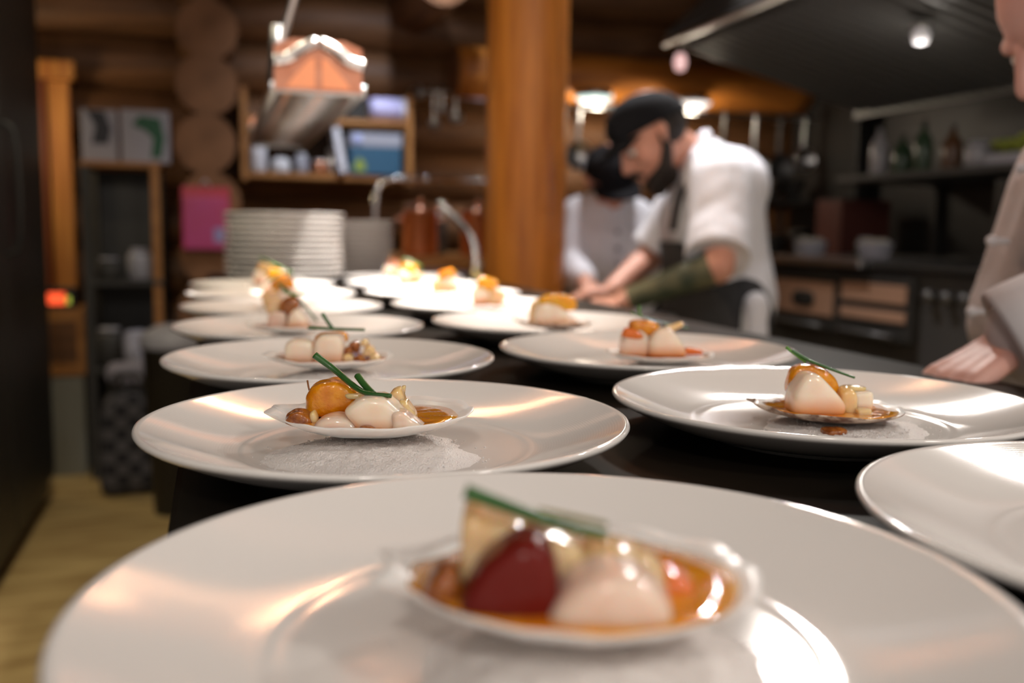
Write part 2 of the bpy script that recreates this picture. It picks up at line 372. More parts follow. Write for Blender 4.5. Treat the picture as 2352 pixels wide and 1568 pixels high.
# door jamb boards behind the cabinet, brightly lit
t = empty('door_frame', (-.66, 4.62, 0), 0); t['kind'] = 'structure'; t.name = 'door_1'
for x0, x1, y0, y1 in ((-.09, -.022, -.05, .03), (-.015, .075, -.03, .03)):
    bm = BM(); box(bm, (x0, y0, 0), (x1, y1, 1.66), .006); obj('jamb_board', bm, M['jamb'] if x0 > -.05 else M['jamb_dark'], t, smooth=False)
bm = BM(); box(bm, (-.12, -.06, 1.662), (.10, .03, 1.74), .006); obj('lintel_board', bm, M['jamb'], t, smooth=False)
# added lantern, out of view behind the cabinet, lighting the jamb
t = empty('added_lantern', (-1.02, 4.30, 1.45), 0, 'small added lantern lighting the orange door boards, hidden behind the black cabinet', 'lamp')
bm = BM(); lathe(bm, [(0, -.09), (.05, -.09), (.055, .08), (0, .11)], 12); obj('added_lantern_body', bm, mat('added_lantern_glow', (1, .8, .5), .5, emit=(1, .72, .35), estr=6), t)
bm = BM(); lathe(bm, [(0, .11), (.07, .10), (.05, .14), (0, .16)], 12); obj('added_lantern_cap', bm, M['charcoal'], t)
bm = BM(); tube(bm, [(0, 0, .15), (0, 0, 1.5)], .006, 6); obj('added_lantern_rod', bm, M['charcoal'], t)
ld = bpy.data.lights.new('added_lantern_light', 'POINT'); ld.energy = 5; ld.color = (1, .80, .52); ld.shadow_soft_size = .06
lo = bpy.data.objects.new('added_lantern_light', ld); C.objects.link(lo); lo.parent = t; lo.location = (.09, -.06, 0)

# ------------------------------------------------------------------ the pass counter
TOP = .90
t = empty('pass_counter', (.39, 1.45, 0), 0, 'long dark steel pass counter carrying two rows of white plates', 'counter')
bm = BM(); box(bm, (-.415, -1.40, TOP-.035), (.36, 1.72, TOP), .004); obj('worktop', bm, M['steel_table'], t, smooth=False)
bm = BM(); box(bm, (-.38, -1.36, .28), (.33, 1.68, .30), .003); obj('undershelf', bm, M['dark_steel'], t, smooth=False)
for sx in (-.37, .32):
    for sy in (-1.34, .1, 1.65):
        bm = BM(); box(bm, (sx-.022, sy-.022, 0), (sx+.022, sy+.022, TOP-.034), .004); obj('leg', bm, M['dark_steel'], t, smooth=False)
bm = BM(); box(bm, (-.35, -1.35, .301), (-.345, 1.66, TOP-.035)); obj('side_panel', bm, M['charcoal'], t, smooth=False)
# lower prep table where the bearded cook works
t = empty('prep_table', (.985, 2.52, 0), 0, 'dark low prep table between the pass and the bearded cook', 'table')
bm = BM(); box(bm, (-.145, -.30, .80), (.145, .22, .835), .004); obj('worktop', bm, M['dark_steel'], t, smooth=False)
for sx in (-.12, .12):
    for sy in (-.27, .19):
        bm = BM(); box(bm, (sx-.018, sy-.018, 0), (sx+.018, sy+.018, .80), .003); obj('leg', bm, M['dark_steel'], t, smooth=False)
# golden log post
o = obj('log_post', log_mesh(3.0, .127, 'Z', 4), [M['log_gold'], M['log_end']], None, (.945, 2.93, 1.5))
tag(o, 'thick golden peeled log post rising behind the pass', 'post')

# ------------------------------------------------------------------ background, left side
def boxy(name, lo, hi, m, label=None, cat=None, group=None, bev=.006, parent=None):
    lo, hi = Vector(lo), Vector(hi); c = (lo+hi)/2; base = Vector((c.x, c.y, lo.z))
    bm = BM(); box(bm, lo-base, hi-base, min(bev, .3*min(hi-lo)))
    o = obj(name, bm, m, parent, base if parent is None else base-parent.location, smooth=False)
    return tag(o, label, cat, group)
# dark rack
t = empty('storage_rack', (-.38, 4.36, 0), 0, 'dark open storage rack against the log wall by the orange door boards', 'rack')
for x in (-.113, .15):
    for y in (-.13, .16):
        bm = BM(); box(bm, (x-.017, y-.017, 0), (x+.017, y+.017, 1.30), .003); obj('post', bm, M['board'] if x > 0 and y < 0 else M['charcoal'], t, smooth=False)
for z in (.06, .44, .80, 1.28):
    bm = BM(); box(bm, (-.13, -.15, z), (.17, .18, z+.022), .003); obj('shelf_board', bm, M['charcoal'] if z < 1.2 else M['board'], t, smooth=False)
bm = BM(); box(bm, (-.13, .181, .05), (.17, .19, 1.28)); obj('back_panel', bm, M['black'], t, smooth=False)
# two printed cartons on top of the rack
CARD = mat('carton_lilac', (.36, .35, .40), .7)
def carton(x0, x1, y, z0, z1, marks, label):
    t = empty('carton', ((x0+x1)/2, y, z0), 0, label, 'box', 'cartons on the rack')
    hw = (x1-x0)/2
    bm = BM(); box(bm, (-hw, -.06, 0), (hw, .06, z1-z0), .004); obj('carton_body', bm, CARD, t, smooth=False)
    for poly, m in marks:
        bm = BM(); prism(bm, poly, -.0625, -.0603, 'Y'); obj('printed_mark', bm, m, t, smooth=False)
    return t
GREEN = mat('print_green', (.02, .10, .05), .6); BLACKP = mat('print_black', (.03, .03, .04), .6)
carton(-.505, -.372, 4.33, 1.303, 1.51, [([(-.03, .07), (.03, .07), (.045, .13), (.02, .20), (-.05, .205), (-.015, .14)], BLACKP)], 'white carton with a black mark on the rack top, left one')
carton(-.358, -.172, 4.33, 1.303, 1.515, [([(.02, .02), (.06, .02), (.075, .10), (.06, .18), (-.02, .19), (-.05, .15), (.0, .13), (.03, .10)], GREEN)], 'white carton with a green mark on the rack top, right one')
def jar(name, loc, r, h, m, label, cat, lidm=None, group=None):
    t = empty(name, loc, 0, label, cat, group)
    bm = BM(); lathe(bm, [(0, 0), (r*.9, 0), (r, .006), (r, h*.75), (r*.8, h*.86), (r*.62, h*.9), (0, h*.9)], 20); obj('jar_body', bm, m, t)
    bm = BM(); lathe(bm, [(0, h*.9), (r*.7, h*.9), (r*.7, h), (0, h)], 20); obj('lid', bm, lidm or M['grey_plastic'], t)
    return t
jar('tin', (-.30, 4.28, .822), .05, .13, M['grey_plastic'], 'grey tin on the dark rack, upper shelf', 'tin')
jar('tin', (-.42, 4.28, .822), .05, .09, M['charcoal'], 'squat black tin on the dark rack, upper shelf', 'tin')
jar('canister', (-.43, 4.30, .462), .06, .16, M['charcoal'], 'dark canister on the middle shelf of the rack', 'canister')
# bin with plaid cloth and bags in the aisle end
t = empty('laundry_bag', (-.335, 3.98, 0), 0, 'dark checked cloth bag standing on the floor before the rack', 'bag')
PL = mat('plaid_cloth', (.03, .03, .035), .9)
nt = PL.node_tree; ck = nt.nodes.new('ShaderNodeTexChecker'); ck.inputs['Scale'].default_value = 22
ck.inputs['Color1'].default_value = (.02, .02, .025, 1); ck.inputs['Color2'].default_value = (.09, .085, .095, 1)
tc = nt.nodes.new('ShaderNodeTexCoord'); nt.links.new(tc.outputs['Object'], ck.inputs['Vector']); nt.links.new(ck.outputs[0], nt.nodes['Principled BSDF'].inputs['Base Color'])
bm = blob((.115, .10, .21), [((1, 0, 1), 1.15), ((-1, 0, 1), 1.15)], 6, 4, .012, 9, 3); bmesh.ops.translate(bm, verts=bm.verts[:], vec=(0, 0, .213)); obj('bag_body', bm, PL, t)
for s in (-1, 1):
    bm = BM(); tube(bm, curve_pts([(s*.06, -.05, .38), (s*.05, -.07, .47), (s*-.02, -.07, .47), (s*-.03, -.05, .39)], 6), .008, 8); obj('handle', bm, M['charcoal'], t)
o = obj('folded_towel', blob((.10, .07, .04), [], 5, 4, .012, 14, 5), mat('towel_grey', (.28, .27, .33), .9), None, (-.315, 3.98, .475)); tag(o, 'crumpled grey towel lying on the checked bag', 'towel')
o = obj('cloth_bundle', blob((.045, .05, .07), [], 4, 4, .012, 20, 6), mat('bundle_white', (.42, .42, .50), .9), None, (-.325, 4.24, .545)); tag(o, 'pale cloth bundle on the middle rack shelf', 'cloth')
t = empty('waste_bin', (-.15, 3.66, 0), 0, 'dark grey waste bin standing beside the counter end', 'bin')
bm = BM(); lathe(bm, [(0, 0), (.085, 0), (.11, .60), (.115, .60), (.115, .615), (.10, .615), (.075, .02), (0, .02)], 24); obj('bin_body', bm, M['charcoal'], t)
bm = BM(); lathe(bm, [(.118, .612), (.121, .63), (.11, .66), (.06, .69), (0, .695)], 24); obj('bin_lid', bm, M['grey_plastic'], t)
# low wooden cabinet with the red display under the jamb
t = empty('low_cabinet', (-.625, 4.36, 0), 0, 'low wooden cabinet with brown drawer front beneath the red display', 'cabinet')
bm = BM(); box(bm, (-.10, -.06, .0), (.09, .18, .42), .004); obj('cabinet_body', bm, mat('cab_grey', (.22, .22, .19), .6), t, smooth=False)
bm = BM(); box(bm, (-.11, -.07, .423), (.10, .18, .70), .004); dr = obj('drawer', bm, M['board'], t, smooth=False)
bm = BM(); box(bm, (-.045, -.076, .48), (.07, -.069, .65), .003); obj('drawer_panel', bm, M['log'], dr, smooth=False)
t = empty('display_unit', (-.625, 4.33, .702), 0, 'small black unit with glowing red display on the low cabinet', 'display')
bm = BM(); box(bm, (-.075, -.03, 0), (.07, .05, .085), .005); obj('case', bm, M['black'], t, smooth=False)
bm = BM(); box(bm, (-.06, -.034, .018), (.03, -.0305, .066), .001); obj('screen', bm, mat('red_led', (.5, .05, .02), .5, emit=(1, .10, .03), estr=1.2), t, smooth=False)
bm = BM(); box(bm, (.034, -.034, .02), (.05, -.0305, .05), .001); obj('indicator', bm, mat('yellow_led', (.4, .4, .05), .5, emit=(.7, .8, .1), estr=.5), t, smooth=False)
# pink folder hanging on the log ends
t = empty('hanging_folder', (-.035, 4.27, .95), 0, 'bright pink plastic folder hanging on the log ends', 'folder')
PK = mat('pink_plastic', (.55, .06, .24), .35, col2=(.50, .05, .13), scale=4); PK2 = mat('pink_red', (.48, .035, .06), .4)
bm = BM(); box(bm, (-.09, -.015, 0), (.09, .005, .22), .004); obj('folder_body', bm, PK, t, smooth=False)
bm = BM(); box(bm, (-.098, .0055, -.004), (.098, .014, .262), .004); obj('folder_back', bm, PK2, t, smooth=False)
bm = BM(); box(bm, (.03, -.0185, .03), (.075, -.0155, .09), .001); obj('paper_slip', bm, mat('slip_blue', (.35, .30, .55), .6), t, smooth=False)
bm = BM(); tube(bm, curve_pts([(-.02, .01, .262), (0, .01, .29), (.02, .01, .262)], 5), .003, 6); obj('hanger', bm, M['steel'], t)

# ------------------------------------------------------------------ background, centre: shelf unit
t = empty('wall_shelf', (.50, 4.52, 1.25), 0, 'wooden wall shelf unit with two shelves against the log wall', 'shelf')
for x in (-.37, .36):
    bm = BM(); box(bm, (x-.014, -.12, 0), (x+.014, .10, .40), .003); obj('upright', bm, M['board'], t, smooth=False)
for z in (.012, .258):
    bm = BM(); box(bm, (-.355, -.12, z), (.345, .10, z+.024), .003); obj('shelf_board', bm, M['board'], t, smooth=False)
bm = BM(); box(bm, (-.355, .085, .04), (.345, .10, .256)); obj('back_panel', bm, M['chink'], t, smooth=False)
LO, HI = 1.288, 1.534
boxy('dark_box', (.58, 4.42, HI), (.67, 4.52, HI+.10), M['black'], 'black box on the upper shelf beside the lilac tub', 'box')
t = empty('tub', (.77, 4.46, HI), 0, 'pale lilac plastic tub lying on the upper shelf', 'tub')
LIL = mat('lilac_plastic', (.55, .52, .80), .35)
bm = BM(); lathe(bm, [(0, -.085), (.048, -.085), (.052, -.06), (.052, .06), (0, .06)], 24); o = obj('tub_body', bm, LIL, t, (0, 0, .053), (0, PI/2, 0))
bm = BM(); lathe(bm, [(0, .061), (.056, .061), (.056, .085), (0, .088)], 24); obj('lid', bm, M['white_paper'], t, (0, 0, .053), (0, PI/2, 0))
boxy('wooden_bowl_box', (.46, 4.42, HI), (.55, 4.50, HI+.05), M['board'], 'small wooden box on the upper shelf under the heat lamp', 'box')
# blue carton with white top, leaning binder, jars
t = empty('blue_carton', (.705, 4.46, LO), 0, 'blue carton with a white top and yellow green mark on the lower shelf', 'box')
BL = mat('carton_blue', (.03, .10, .17), .5)
bm = BM(); box(bm, (-.115, -.07, 0), (.115, .06, .125), .004); obj('carton_body', bm, BL, t, smooth=False)
bm = BM(); box(bm, (-.117, -.072, .126), (.117, .062, .185), .004); obj('carton_lid', bm, M['grey_plastic'], t, smooth=False)
bm = BM(); prism(bm, [(-.10, .015), (-.05, .015), (-.05, .05), (-.075, .075), (-.10, .05)], -.0725, -.0703, 'Y'); obj('printed_mark', bm, mat('mark_lime', (.25, .32, .05), .6), t, smooth=False)
bm = BM(); lathe(bm, [(0, 0), (.022, 0), (.022, .003), (0, .003)], 20); obj('printed_disc', bm, mat('mark_lilac', (.40, .45, .75), .5), t, (-.085, -.0722, .155), (PI/2, 0, 0))
t = empty('binder', (.555, 4.45, LO), 0, 'white binder leaning against the blue carton', 'binder')
bm = BM(); box(bm, (-.016, -.09, 0), (.016, .05, .20), .003); obj('cover', bm, M['white_plastic'], t, (0, 0, .004), (0, -.17, 0), smooth=False)
bm = BM(); box(bm, (-.018, -.092, .06), (-.0165, -.02, .14), .0005); obj('spine_label', bm, M['grey_plastic'], t, (0, 0, .004), (0, -.17, 0), smooth=False)
for i, (x, r, h, m, lb) in enumerate([(.19, .035, .16, 'white_plastic', 'tall white jar at the left end of the lower shelf'), (.285, .040, .065, 'white_paper', 'squat white jar on the lower shelf'),
        (.375, .030, .085, 'grey_plastic', 'grey lilac jar on the lower shelf'), (.455, .032, .06, 'copper', 'small copper jar on the lower shelf'), (.505, .019, .11, 'chrome', 'narrow steel shaker on the lower shelf')]):
    jar('jar', (x, 4.43, LO), r, h, M[m], lb, 'jar', M['white_paper'], 'jars on the lower shelf')
# utensil rail with ladles
t = empty('utensil_rail', (1.08, 4.60, 1.70), 0, 'steel wall rail holding hanging utensils right of the shelf', 'rail')
bm = BM(); tube(bm, [(-.18, 0, 0), (.19, 0, 0)], .009, 10); obj('bar', bm, M['steel'], t)
for x in (-.16, .17):
    bm = BM(); tube(bm, [(x, 0, 0), (x, .09, 0)], .007, 8); obj('bracket', bm, M['steel'], t)
def ladle(x, L, r, label, m='steel'):
    t = empty('ladle', (x, 4.575, 1.705), 0, label, 'ladle', 'utensils on the wall rail')
    bm = BM(); tube(bm, curve_pts([(0, .03, .0), (0, .015, .018), (0, -.004, .0), (0, -.004, -L*.5), (0, -.004, -L)], 6), .0055, 8); obj('handle', bm, M[m], t)
    bm = BM(); lathe(bm, [(0, -r*.8), (r*.6, -r*.62), (r*.95, -r*.1), (r, .0), (r*.93, 0), (r*.55, -r*.52), (0, -r*.7)], 20); obj('bowl', bm, M[m], t, (0, -.02, -L), (.9, 0, 0))
ladle(.945, .02, .030, 'short steel ladle at the left end of the wall rail')
ladle(1.01, .155, .030, 'longest steel ladle on the wall rail')
ladle(1.05, .09, .024, 'middle steel ladle on the wall rail')
ladle(1.115, .12, .036, 'wide bright steel ladle on the wall rail')
t = empty('strainer', (1.20, 4.56, 1.70), 0, 'pale cylindrical strainer at the right end of the wall rail', 'strainer')
bm = BM(); lathe(bm, [(0, -.06), (.034, -.055), (.036, .05), (.031, .05), (.029, -.05), (0, -.055)], 20); obj('basket', bm, LIL, t, (0, -.01, 0), (0, PI/2, 0))
bm = BM(); tube(bm, curve_pts([(-.03, .035, .035), (0, .03, .05), (.01, -.01, .038)], 5), .004, 6); obj('hook', bm, M['steel'], t)

# back counter with copper pots, steel frame and tap
t = empty('kitchen_counter', (.95, 3.72, 0), 0, 'wooden back counter beneath the copper pots', 'counter')
bm = BM(); box(bm, (-.60, -.36, .90), (.62, .42, .945), .006); obj('worktop', bm, M['board'], t, smooth=False)
bm = BM(); box(bm, (-.56, -.30, .02), (.60, .40, .898), .004); obj('body', bm, M['log'], t, smooth=False)
for k in range(3):
    bm = BM(); box(bm, (-.54+k*.38, -.318, .10), (-.18+k*.38, -.302, .86), .004); d = obj('door', bm, M['log'], t, smooth=False)
    bm = BM(); lathe(bm, [(0, 0), (.008, 0), (.014, .02), (0, .025)], 12); obj('knob', bm, M['steel'], d, (-.22+k*.38, -.319, .7), (PI/2, 0, 0))
def pot(x, y, r, h, label):
    t = empty('copper_pot', (x, y, .946), 0, label, 'pot', 'copper pots on the back counter')
    bm = BM(); lathe(bm, [(0, 0), (r*.95, 0), (r, .008), (r, h), (r*1.04, h+.004), (r*1.0, h+.006), (r*.95, h), (r*.94, .01), (0, .01)], 36); obj('pot_body', bm, M['copper'], t)
    for s in (-1, 1):
        bm = BM(); tube(bm, curve_pts([(s*r*.98, -.03, h*.8), (s*(r+.025), -.025, h*.86), (s*(r+.025), .025, h*.86), (s*r*.98, .03, h*.8)], 5), .006, 8); obj('handle', bm, M['copper'], t)
    bm = BM(); lathe(bm, [(0, h+.03), (r*.5, h+.026), (r*.98, h+.009), (r*.98, h+.0065), (0, h+.02)], 36); lid = obj('lid', bm, M['copper'], t)
    bm = BM(); lathe(bm, [(0, h+.03), (.008, h+.03), (.016, h+.048), (0, h+.056)], 16); obj('knob', bm, M['copper'], lid)
pot(.755, 3.66, .068, .165, 'left copper pot on the back counter under the steel frame')
pot(.985, 3.66, .068, .165, 'right copper pot on the back counter behind the curved tap')
t = empty('steel_canister', (.868, 3.86, .946), 0, 'dark steel canister standing between the two copper pots', 'canister')
bm = BM(); lathe(bm, [(0, 0), (.038, 0), (.04, .01), (.04, .13), (.034, .15), (0, .152)], 24); obj('canister_body', bm, M['dark_steel'], t)
bm = BM(); lathe(bm, [(0, .1525), (.036, .1525), (.036, .168), (.01, .175), (0, .19)], 24); obj('lid', bm, M['steel'], t)
t = empty('tube_rack', (.80, 3.56, .946), 0, 'bent steel tube frame standing over the copper pots', 'frame')
bm = BM(); tube(bm, curve_pts([(-.235, 0, 0), (-.235, 0, .10), (-.232, 0, .20), (-.215, 0, .262), (-.165, 0, .283), (-.08, 0, .284), (.22, 0, .284), (.27, 0, .284)], 6), .013, 12); obj('tube', bm, M['chrome'], t)
bm = BM(); tube(bm, [(.27, 0, .284), (.27, 0, .0)], .012, 12); obj('support', bm, M['dark_steel'], t)
for x in (-.13, -.04, .15):
    bm = BM(); lathe(bm, [(0, -.016), (.014, -.014), (.019, 0), (.014, .014), (0, .016)], 14); obj('joint', bm, M['chrome'], t, (x, 0, .284), (0, PI/2, 0))
t = empty('tap', (.722, 2.70, TOP), 0, 'curved chrome tap arching over the far end of the pass', 'tap')
bm = BM(); tube(bm, curve_pts([(0, 0, .01), (.0, 0, .05), (-.003, 0, .09), (-.02, 0, .135), (-.052, 0, .173), (-.085, 0, .203), (-.107, 0, .226)], 6), lambda s: .0125-.002*s, 12); obj('spout', bm, M['chrome'], t)
bm = BM(); lathe(bm, [(0, .0005), (.022, .0005), (.022, .008), (.016, .02), (.014, .035), (0, .035)], 20); obj('base', bm, mat('brass', (.6, .5, .25), .25, metal=1), t)
bm = BM(); tube(bm, [(.0, -.01, .03), (.0, -.06, .05)], .006, 8); obj('lever', bm, M['chrome'], t)
boxy('sink', (.53, 2.76, TOP+.0005), (.742, 3.08, TOP+.02), mat('sink_grey', (.13, .12, .17), .35, metal=.5), 'dark grey sink lid beside the curved tap', 'sink')

# ------------------------------------------------------------------ background, right of the post
b = obj('ceiling_beam', log_mesh(1.85, .115, 'X', 21), [M['beam'], M['log_end']], None, (2.0, 4.42, 1.775)); tag(b, 'golden log beam running behind the bearded cook under the hood', 'beam')
b = obj('ceiling_beam', log_mesh(1.6, .12, 'Y', 23), [M['log_y'], M['log_end']], None, (.93, 4.82-.02, 2.09)); b.scale = (1, .5, 1); b.location = (.93, 4.42, 2.09); tag(b, 'log beam end poking out of the back wall at the top', 'beam')
bm = BM(); tube(bm, [(1.52, 4.24, 1.625), (2.89, 4.24, 1.625)], .011, 10)
o = obj('pan_rail', bm, M['steel']); tag(o, 'steel rail under the golden beam with hanging pans', 'rail')
for x, col, lb in ((1.70, (.72, 1, .95), 'round cool white lamp on the beam beside the post'), (2.21, (1, .90, .86), 'round warm white lamp on the beam above the bearded cook')):
    t = empty('beam_lamp', (x, 4.25, 1.66), 0, lb, 'lamp', 'lamps under the beam')
    bm = BM(); lathe(bm, [(0, -.02), (.05, -.016), (.085, 0), (.085, .006), (0, .006)], 24); obj('diffuser', bm, mat('beam_lamp_glow', (.9, .9, .9), .5, emit=col, estr=1.1), t)
    bm = BM(); lathe(bm, [(0, .0065), (.095, .0065), (.08, .03), (0, .032)], 24); obj('housing', bm, M['steel'], t)
    ld = bpy.data.lights.new('beam_light', 'POINT'); ld.energy = 5; ld.color = (1, .86, .66); ld.shadow_soft_size = .05
    lo = bpy.data.objects.new('beam_light', ld); C.objects.link(lo); lo.parent = t; lo.location = (0, .02, -.06)
def pan(x, y, z, r, L, label, m='dark_steel', face=0.0):
    t = empty('hanging_pan', (x, y, z), face, label, 'pan', 'pans on the rail')
    bm = BM(); tube(bm, curve_pts([(0, .012, .012), (0, .0, .02), (0, -.012, .008), (0, -.004, -L*.4), (0, 0, -L)], 6), .010, 8, squash=.5); obj('handle', bm, M[m], t)
    bm = BM(); lathe(bm, [(0, 0), (r*.78, 0), (r, .04), (r*.97, .04), (r*.76, .005), (0, .005)], 28); obj('pan_bowl', bm, M[m], t, (0, .012, -L-r*.9), (PI/2, 0, 0))
for i, (x, r, L, m, lb) in enumerate([(1.62, .07, .16, 'steel', 'small steel pan hanging on the rail beside the post'), (1.80, .075, .20, 'dark_steel', 'dark pan hanging on the rail behind the second cook'),
        (2.38, .075, .17, 'dark_steel', 'dark pan hanging on the rail right behind the bearded cook'), (2.55, .07, .19, 'steel', 'steel pan hanging on the rail over the bowls'),
        (2.69, .07, .18, 'dark_steel', 'dark pan hanging at the right part of the rail'), (2.83, .055, .15, 'steel', 'small steel pan hanging at the right end of the rail')]):
    pan(x, 4.24, 1.615, r, L, lb, m)
# side table with bowls behind the cook
t = empty('side_table', (2.62, 4.28, 0), 0, 'steel side table with metal bowls behind the bearded cook', 'table')
bm = BM(); box(bm, (-.35, -.22, .90), (.26, .22, .93), .004); obj('worktop', bm, M['dark_steel'], t, smooth=False)
for sx in (-.32, .22):
    for sy in (-.18, .18):
        bm = BM(); box(bm, (sx-.018, sy-.018, 0), (sx+.018, sy+.018, .90), .003); obj('leg', bm, M['dark_steel'], t, smooth=False)
for z in (1.20,):
    bm = BM(); box(bm, (-.16, -.10, z), (.26, .20, z+.02), .003); obj('riser_shelf', bm, M['dark_steel'], t, smooth=False)
    for sx in (-.14, .23):
        bm = BM(); box(bm, (sx-.012, .16, .931), (sx+.012, .184, z), .002); obj('riser', bm, M['dark_steel'], t, smooth=False)
def bowl(x, y, z, r, h, label, m='steel'):
    t = empty('metal_bowl', (x, y, z), 0, label, 'bowl', 'metal bowls behind the cook')
    bm = BM(); lathe(bm, [(0, 0), (r*.4, 0), (r*.45, .004), (r*.8, h*.45), (r*.98, h), (r*1.05, h+.003), (r*1.02, h+.006), (r*.94, h), (r*.76, h*.47), (r*.4, .009), (0, .008)], 32); obj('bowl_body', bm, M[m], t)
bowl(2.64, 4.22, .931, .10, .10, 'large steel bowl on the side table behind the bearded cook')
bowl(2.64, 4.22, 1.221, .085, .08, 'steel bowl on the upper shelf behind the bearded cook')
bowl(2.79, 4.26, 1.221, .065, .09, 'deep small steel bowl on the upper shelf by the dark cabinet', 'dark_steel')
bowl(2.80, 4.20, .931, .06, .13, 'deep steel pot bowl on the side table by the dark cabinet')
boxy('dark_locker', (2.93, 3.95, 0), (3.25, 4.5, 2.1), M['black'], 'tall dark locker between the side table and the ovens', 'locker')

# range hood
t = empty('range_hood', (2.17, 1.9, 1.55), 0, 'large dark steel range hood with ribbed filters over the cook line', 'hood')
X1, Z1, X2, Z2 = -.45, .245, .45, .02
Ya, Yb = -1.75, 1.65
bm = BM(); prism(bm, [(X1, Z1), (X2, Z2), (X2, Z2+.02), (X1+.01, Z1+.025)], Ya, Yb, 'Y'); obj('underside', bm, M['hood'], t, smooth=False)
bm = BM(); prism(bm, [(X1, Z1+.03), (X1+.012, Z1+.03), (X2-.18, .95), (X2-.20, .95)], Ya, Yb, 'Y'); obj('front_panel', bm, M['hood'], t, smooth=False)
bm = BM(); prism(bm, [(X1, Z1+.028), (X2, Z2+.022), (X2, .95), (X2-.18, .95)], Yb, Yb+.012, 'Y'); obj('end_panel', bm, mat('hood_grey', (.17, .17, .19), .35, metal=.6), t, smooth=False)
bm = BM(); box(bm, (X2-.012, Ya, Z2-.035), (X2+.012, Yb, Z2+.0), .003); obj('grease_rail', bm, M['dark_steel'], t, smooth=False)
bm = BM(); tube(bm, [(X1, Ya, Z1-.005), (X1, Yb, Z1-.005)], .016, 10); obj('front_lip', bm, M['steel'], t)
rib = None
nr = int((Yb-Ya-.05)/.062)
for k in range(nr):
    if rib is None:
        bm = BM(); prism(bm, [(X1+.05, Z1-.05*.25-.001), (X2-.03, Z2+.0065), (X2-.03, Z2-.016), (X1+.05, Z1-.05*.25-.024)], -.011, .011, 'Y'); r_ = rib = obj('filter_rib', bm, M['hood_rib'], t, smooth=False)
    else: r_ = obj('filter_rib', rib.data, None, t)
    r_.location = (0, Ya+.03+k*.062, 0)
for y in (.55, -.55):
    t2 = empty('hood_lamp', (2.02, 1.9+y, 1.55+.105), 0, 'small round lamp under the hood, %s one' % ('far' if y > 0 else 'near'), 'lamp', 'lamps under the hood')
    bm = BM(); lathe(bm, [(0, -.045), (.02, -.04), (.028, -.015), (.02, .0), (0, .0)], 16); obj('bulb', bm, mat('hood_bulb', (.9, .9, .95), .3, emit=(1, .95, .95), estr=.10), t2)
    bm = BM(); lathe(bm, [(0, .0005), (.032, .0005), (.032, .012), (0, .012)], 16); obj('collar', bm, M['steel'], t2)
    ld = bpy.data.lights.new('hood_light', 'POINT'); ld.energy = 0.8; ld.color = (1, .92, .84); ld.shadow_soft_size = .03
    lo = bpy.data.objects.new('hood_light', ld); C.objects.link(lo); lo.parent = t2; lo.location = (0, 0, -.08)
t = empty('hood_sensor', (1.735, 3.45, 1.70), 0, 'small pink shining lamp hanging below the hood corner', 'lamp')
bm = BM(); lathe(bm, [(0, -.035), (.018, -.028), (.026, 0), (.018, .03), (0, .035)], 16); obj('bulb', bm, mat('pink_bulb', (.8, .5, .5), .3, emit=(1, .62, .6), estr=.7), t)
bm = BM(); tube(bm, [(0, 0, .034), (0, 0, .058)], .006, 8); obj('stem', bm, M['dark_steel'], t)

# cook line: range with two oven windows, steel ledge, shelf above
t = empty('oven_range', (2.45, 2.62, 0), 0, 'dark kitchen range with two oven windows coloured as warm reflections', 'oven')
bm = BM(); box(bm, (-.33, -.62, .04), (.40, .78, .93), .008); obj('range_body', bm, M['charcoal'], t, smooth=False)
bm = BM(); box(bm, (-.40, .10, .935), (.40, .80, .965), .005); obj('steel_top', bm, M['steel'], t, smooth=False)
bm = BM(); box(bm, (-.36, -.62, .935), (.40, .095, .955), .005); obj('black_hob', bm, M['black'], t, smooth=False)
for y0, y1, seed in ((.285, .665, 0), (-.09, .255, 1)):
    bm = BM(); box(bm, (-.358, y0-.02, .70), (-.331, y1+.015, .91), .006); d = obj('oven_door', bm, M['black'], t, smooth=False)
    if seed == 0:
        bm = BM(); box(bm, (-.364, y0, .755), (-.359, y1-.015, .875), .002); g = obj('window_pane', bm, M['glass_reflection'], d, smooth=False)
        bm = blob((.004, .07, .03), [], 3, 3); bmesh.ops.translate(bm, verts=bm.verts[:], vec=(-.3675, .46, .81)); obj('window_reflection', bm, M['black'], g)  # dark reflection in the pane, modelled as a flat black blob
    else:
        for za, zb in ((.825, .885), (.765, .800)):
            bm = BM(); box(bm, (-.364, y0, za), (-.359, y1-.015, zb), .002); obj('window_pane', bm, M['glass_reflection'], d, smooth=False)
    bm = BM(); tube(bm, [(-.385, y0+.03, .72), (-.385, y1-.04, .72)], .007, 8); obj('handle', bm, M['dark_steel'], d)
for k in range(6):
    bm = BM(); lathe(bm, [(0, 0), (.02, 0), (.016, .03), (0, .032)], 14); obj('knob', bm, M['dark_steel'], t, (-.331, -.55+k*.075, .86), (0, -PI/2, 0))
bm = BM(); box(bm, (-.30, -.60, 0), (.36, .76, .039)); obj('plinth', bm, M['black'], t, smooth=False)
t = empty('salamander_grill', (2.72, 2.10, 0), 0, 'tall black grill cabinet behind the range on the right', 'grill')
bm = BM(); box(bm, (-.20, -.75, .96), (.23, .55, 1.24), .01); obj('grill_body', bm, M['black'], t, smooth=False)
bm = BM(); box(bm, (-.21, -.70, 1.02), (-.201, .50, 1.18), .004); d = obj('grill_door', bm, M['charcoal'], t, smooth=False)
bm = BM(); tube(bm, [(-.235, -.65, 1.20), (-.235, .45, 1.20)], .008, 8); obj('handle', bm, M['dark_steel'], d)
for y in (-.7, .5):
    bm = BM(); box(bm, (-.02, y-.02, .956), (.02, y+.02, .96)); obj('foot', bm, M['black'], t, smooth=False)
t = empty('range_shelf', (2.74, 2.55, 0), 0, 'long dark shelf holding bottles above the range', 'shelf')
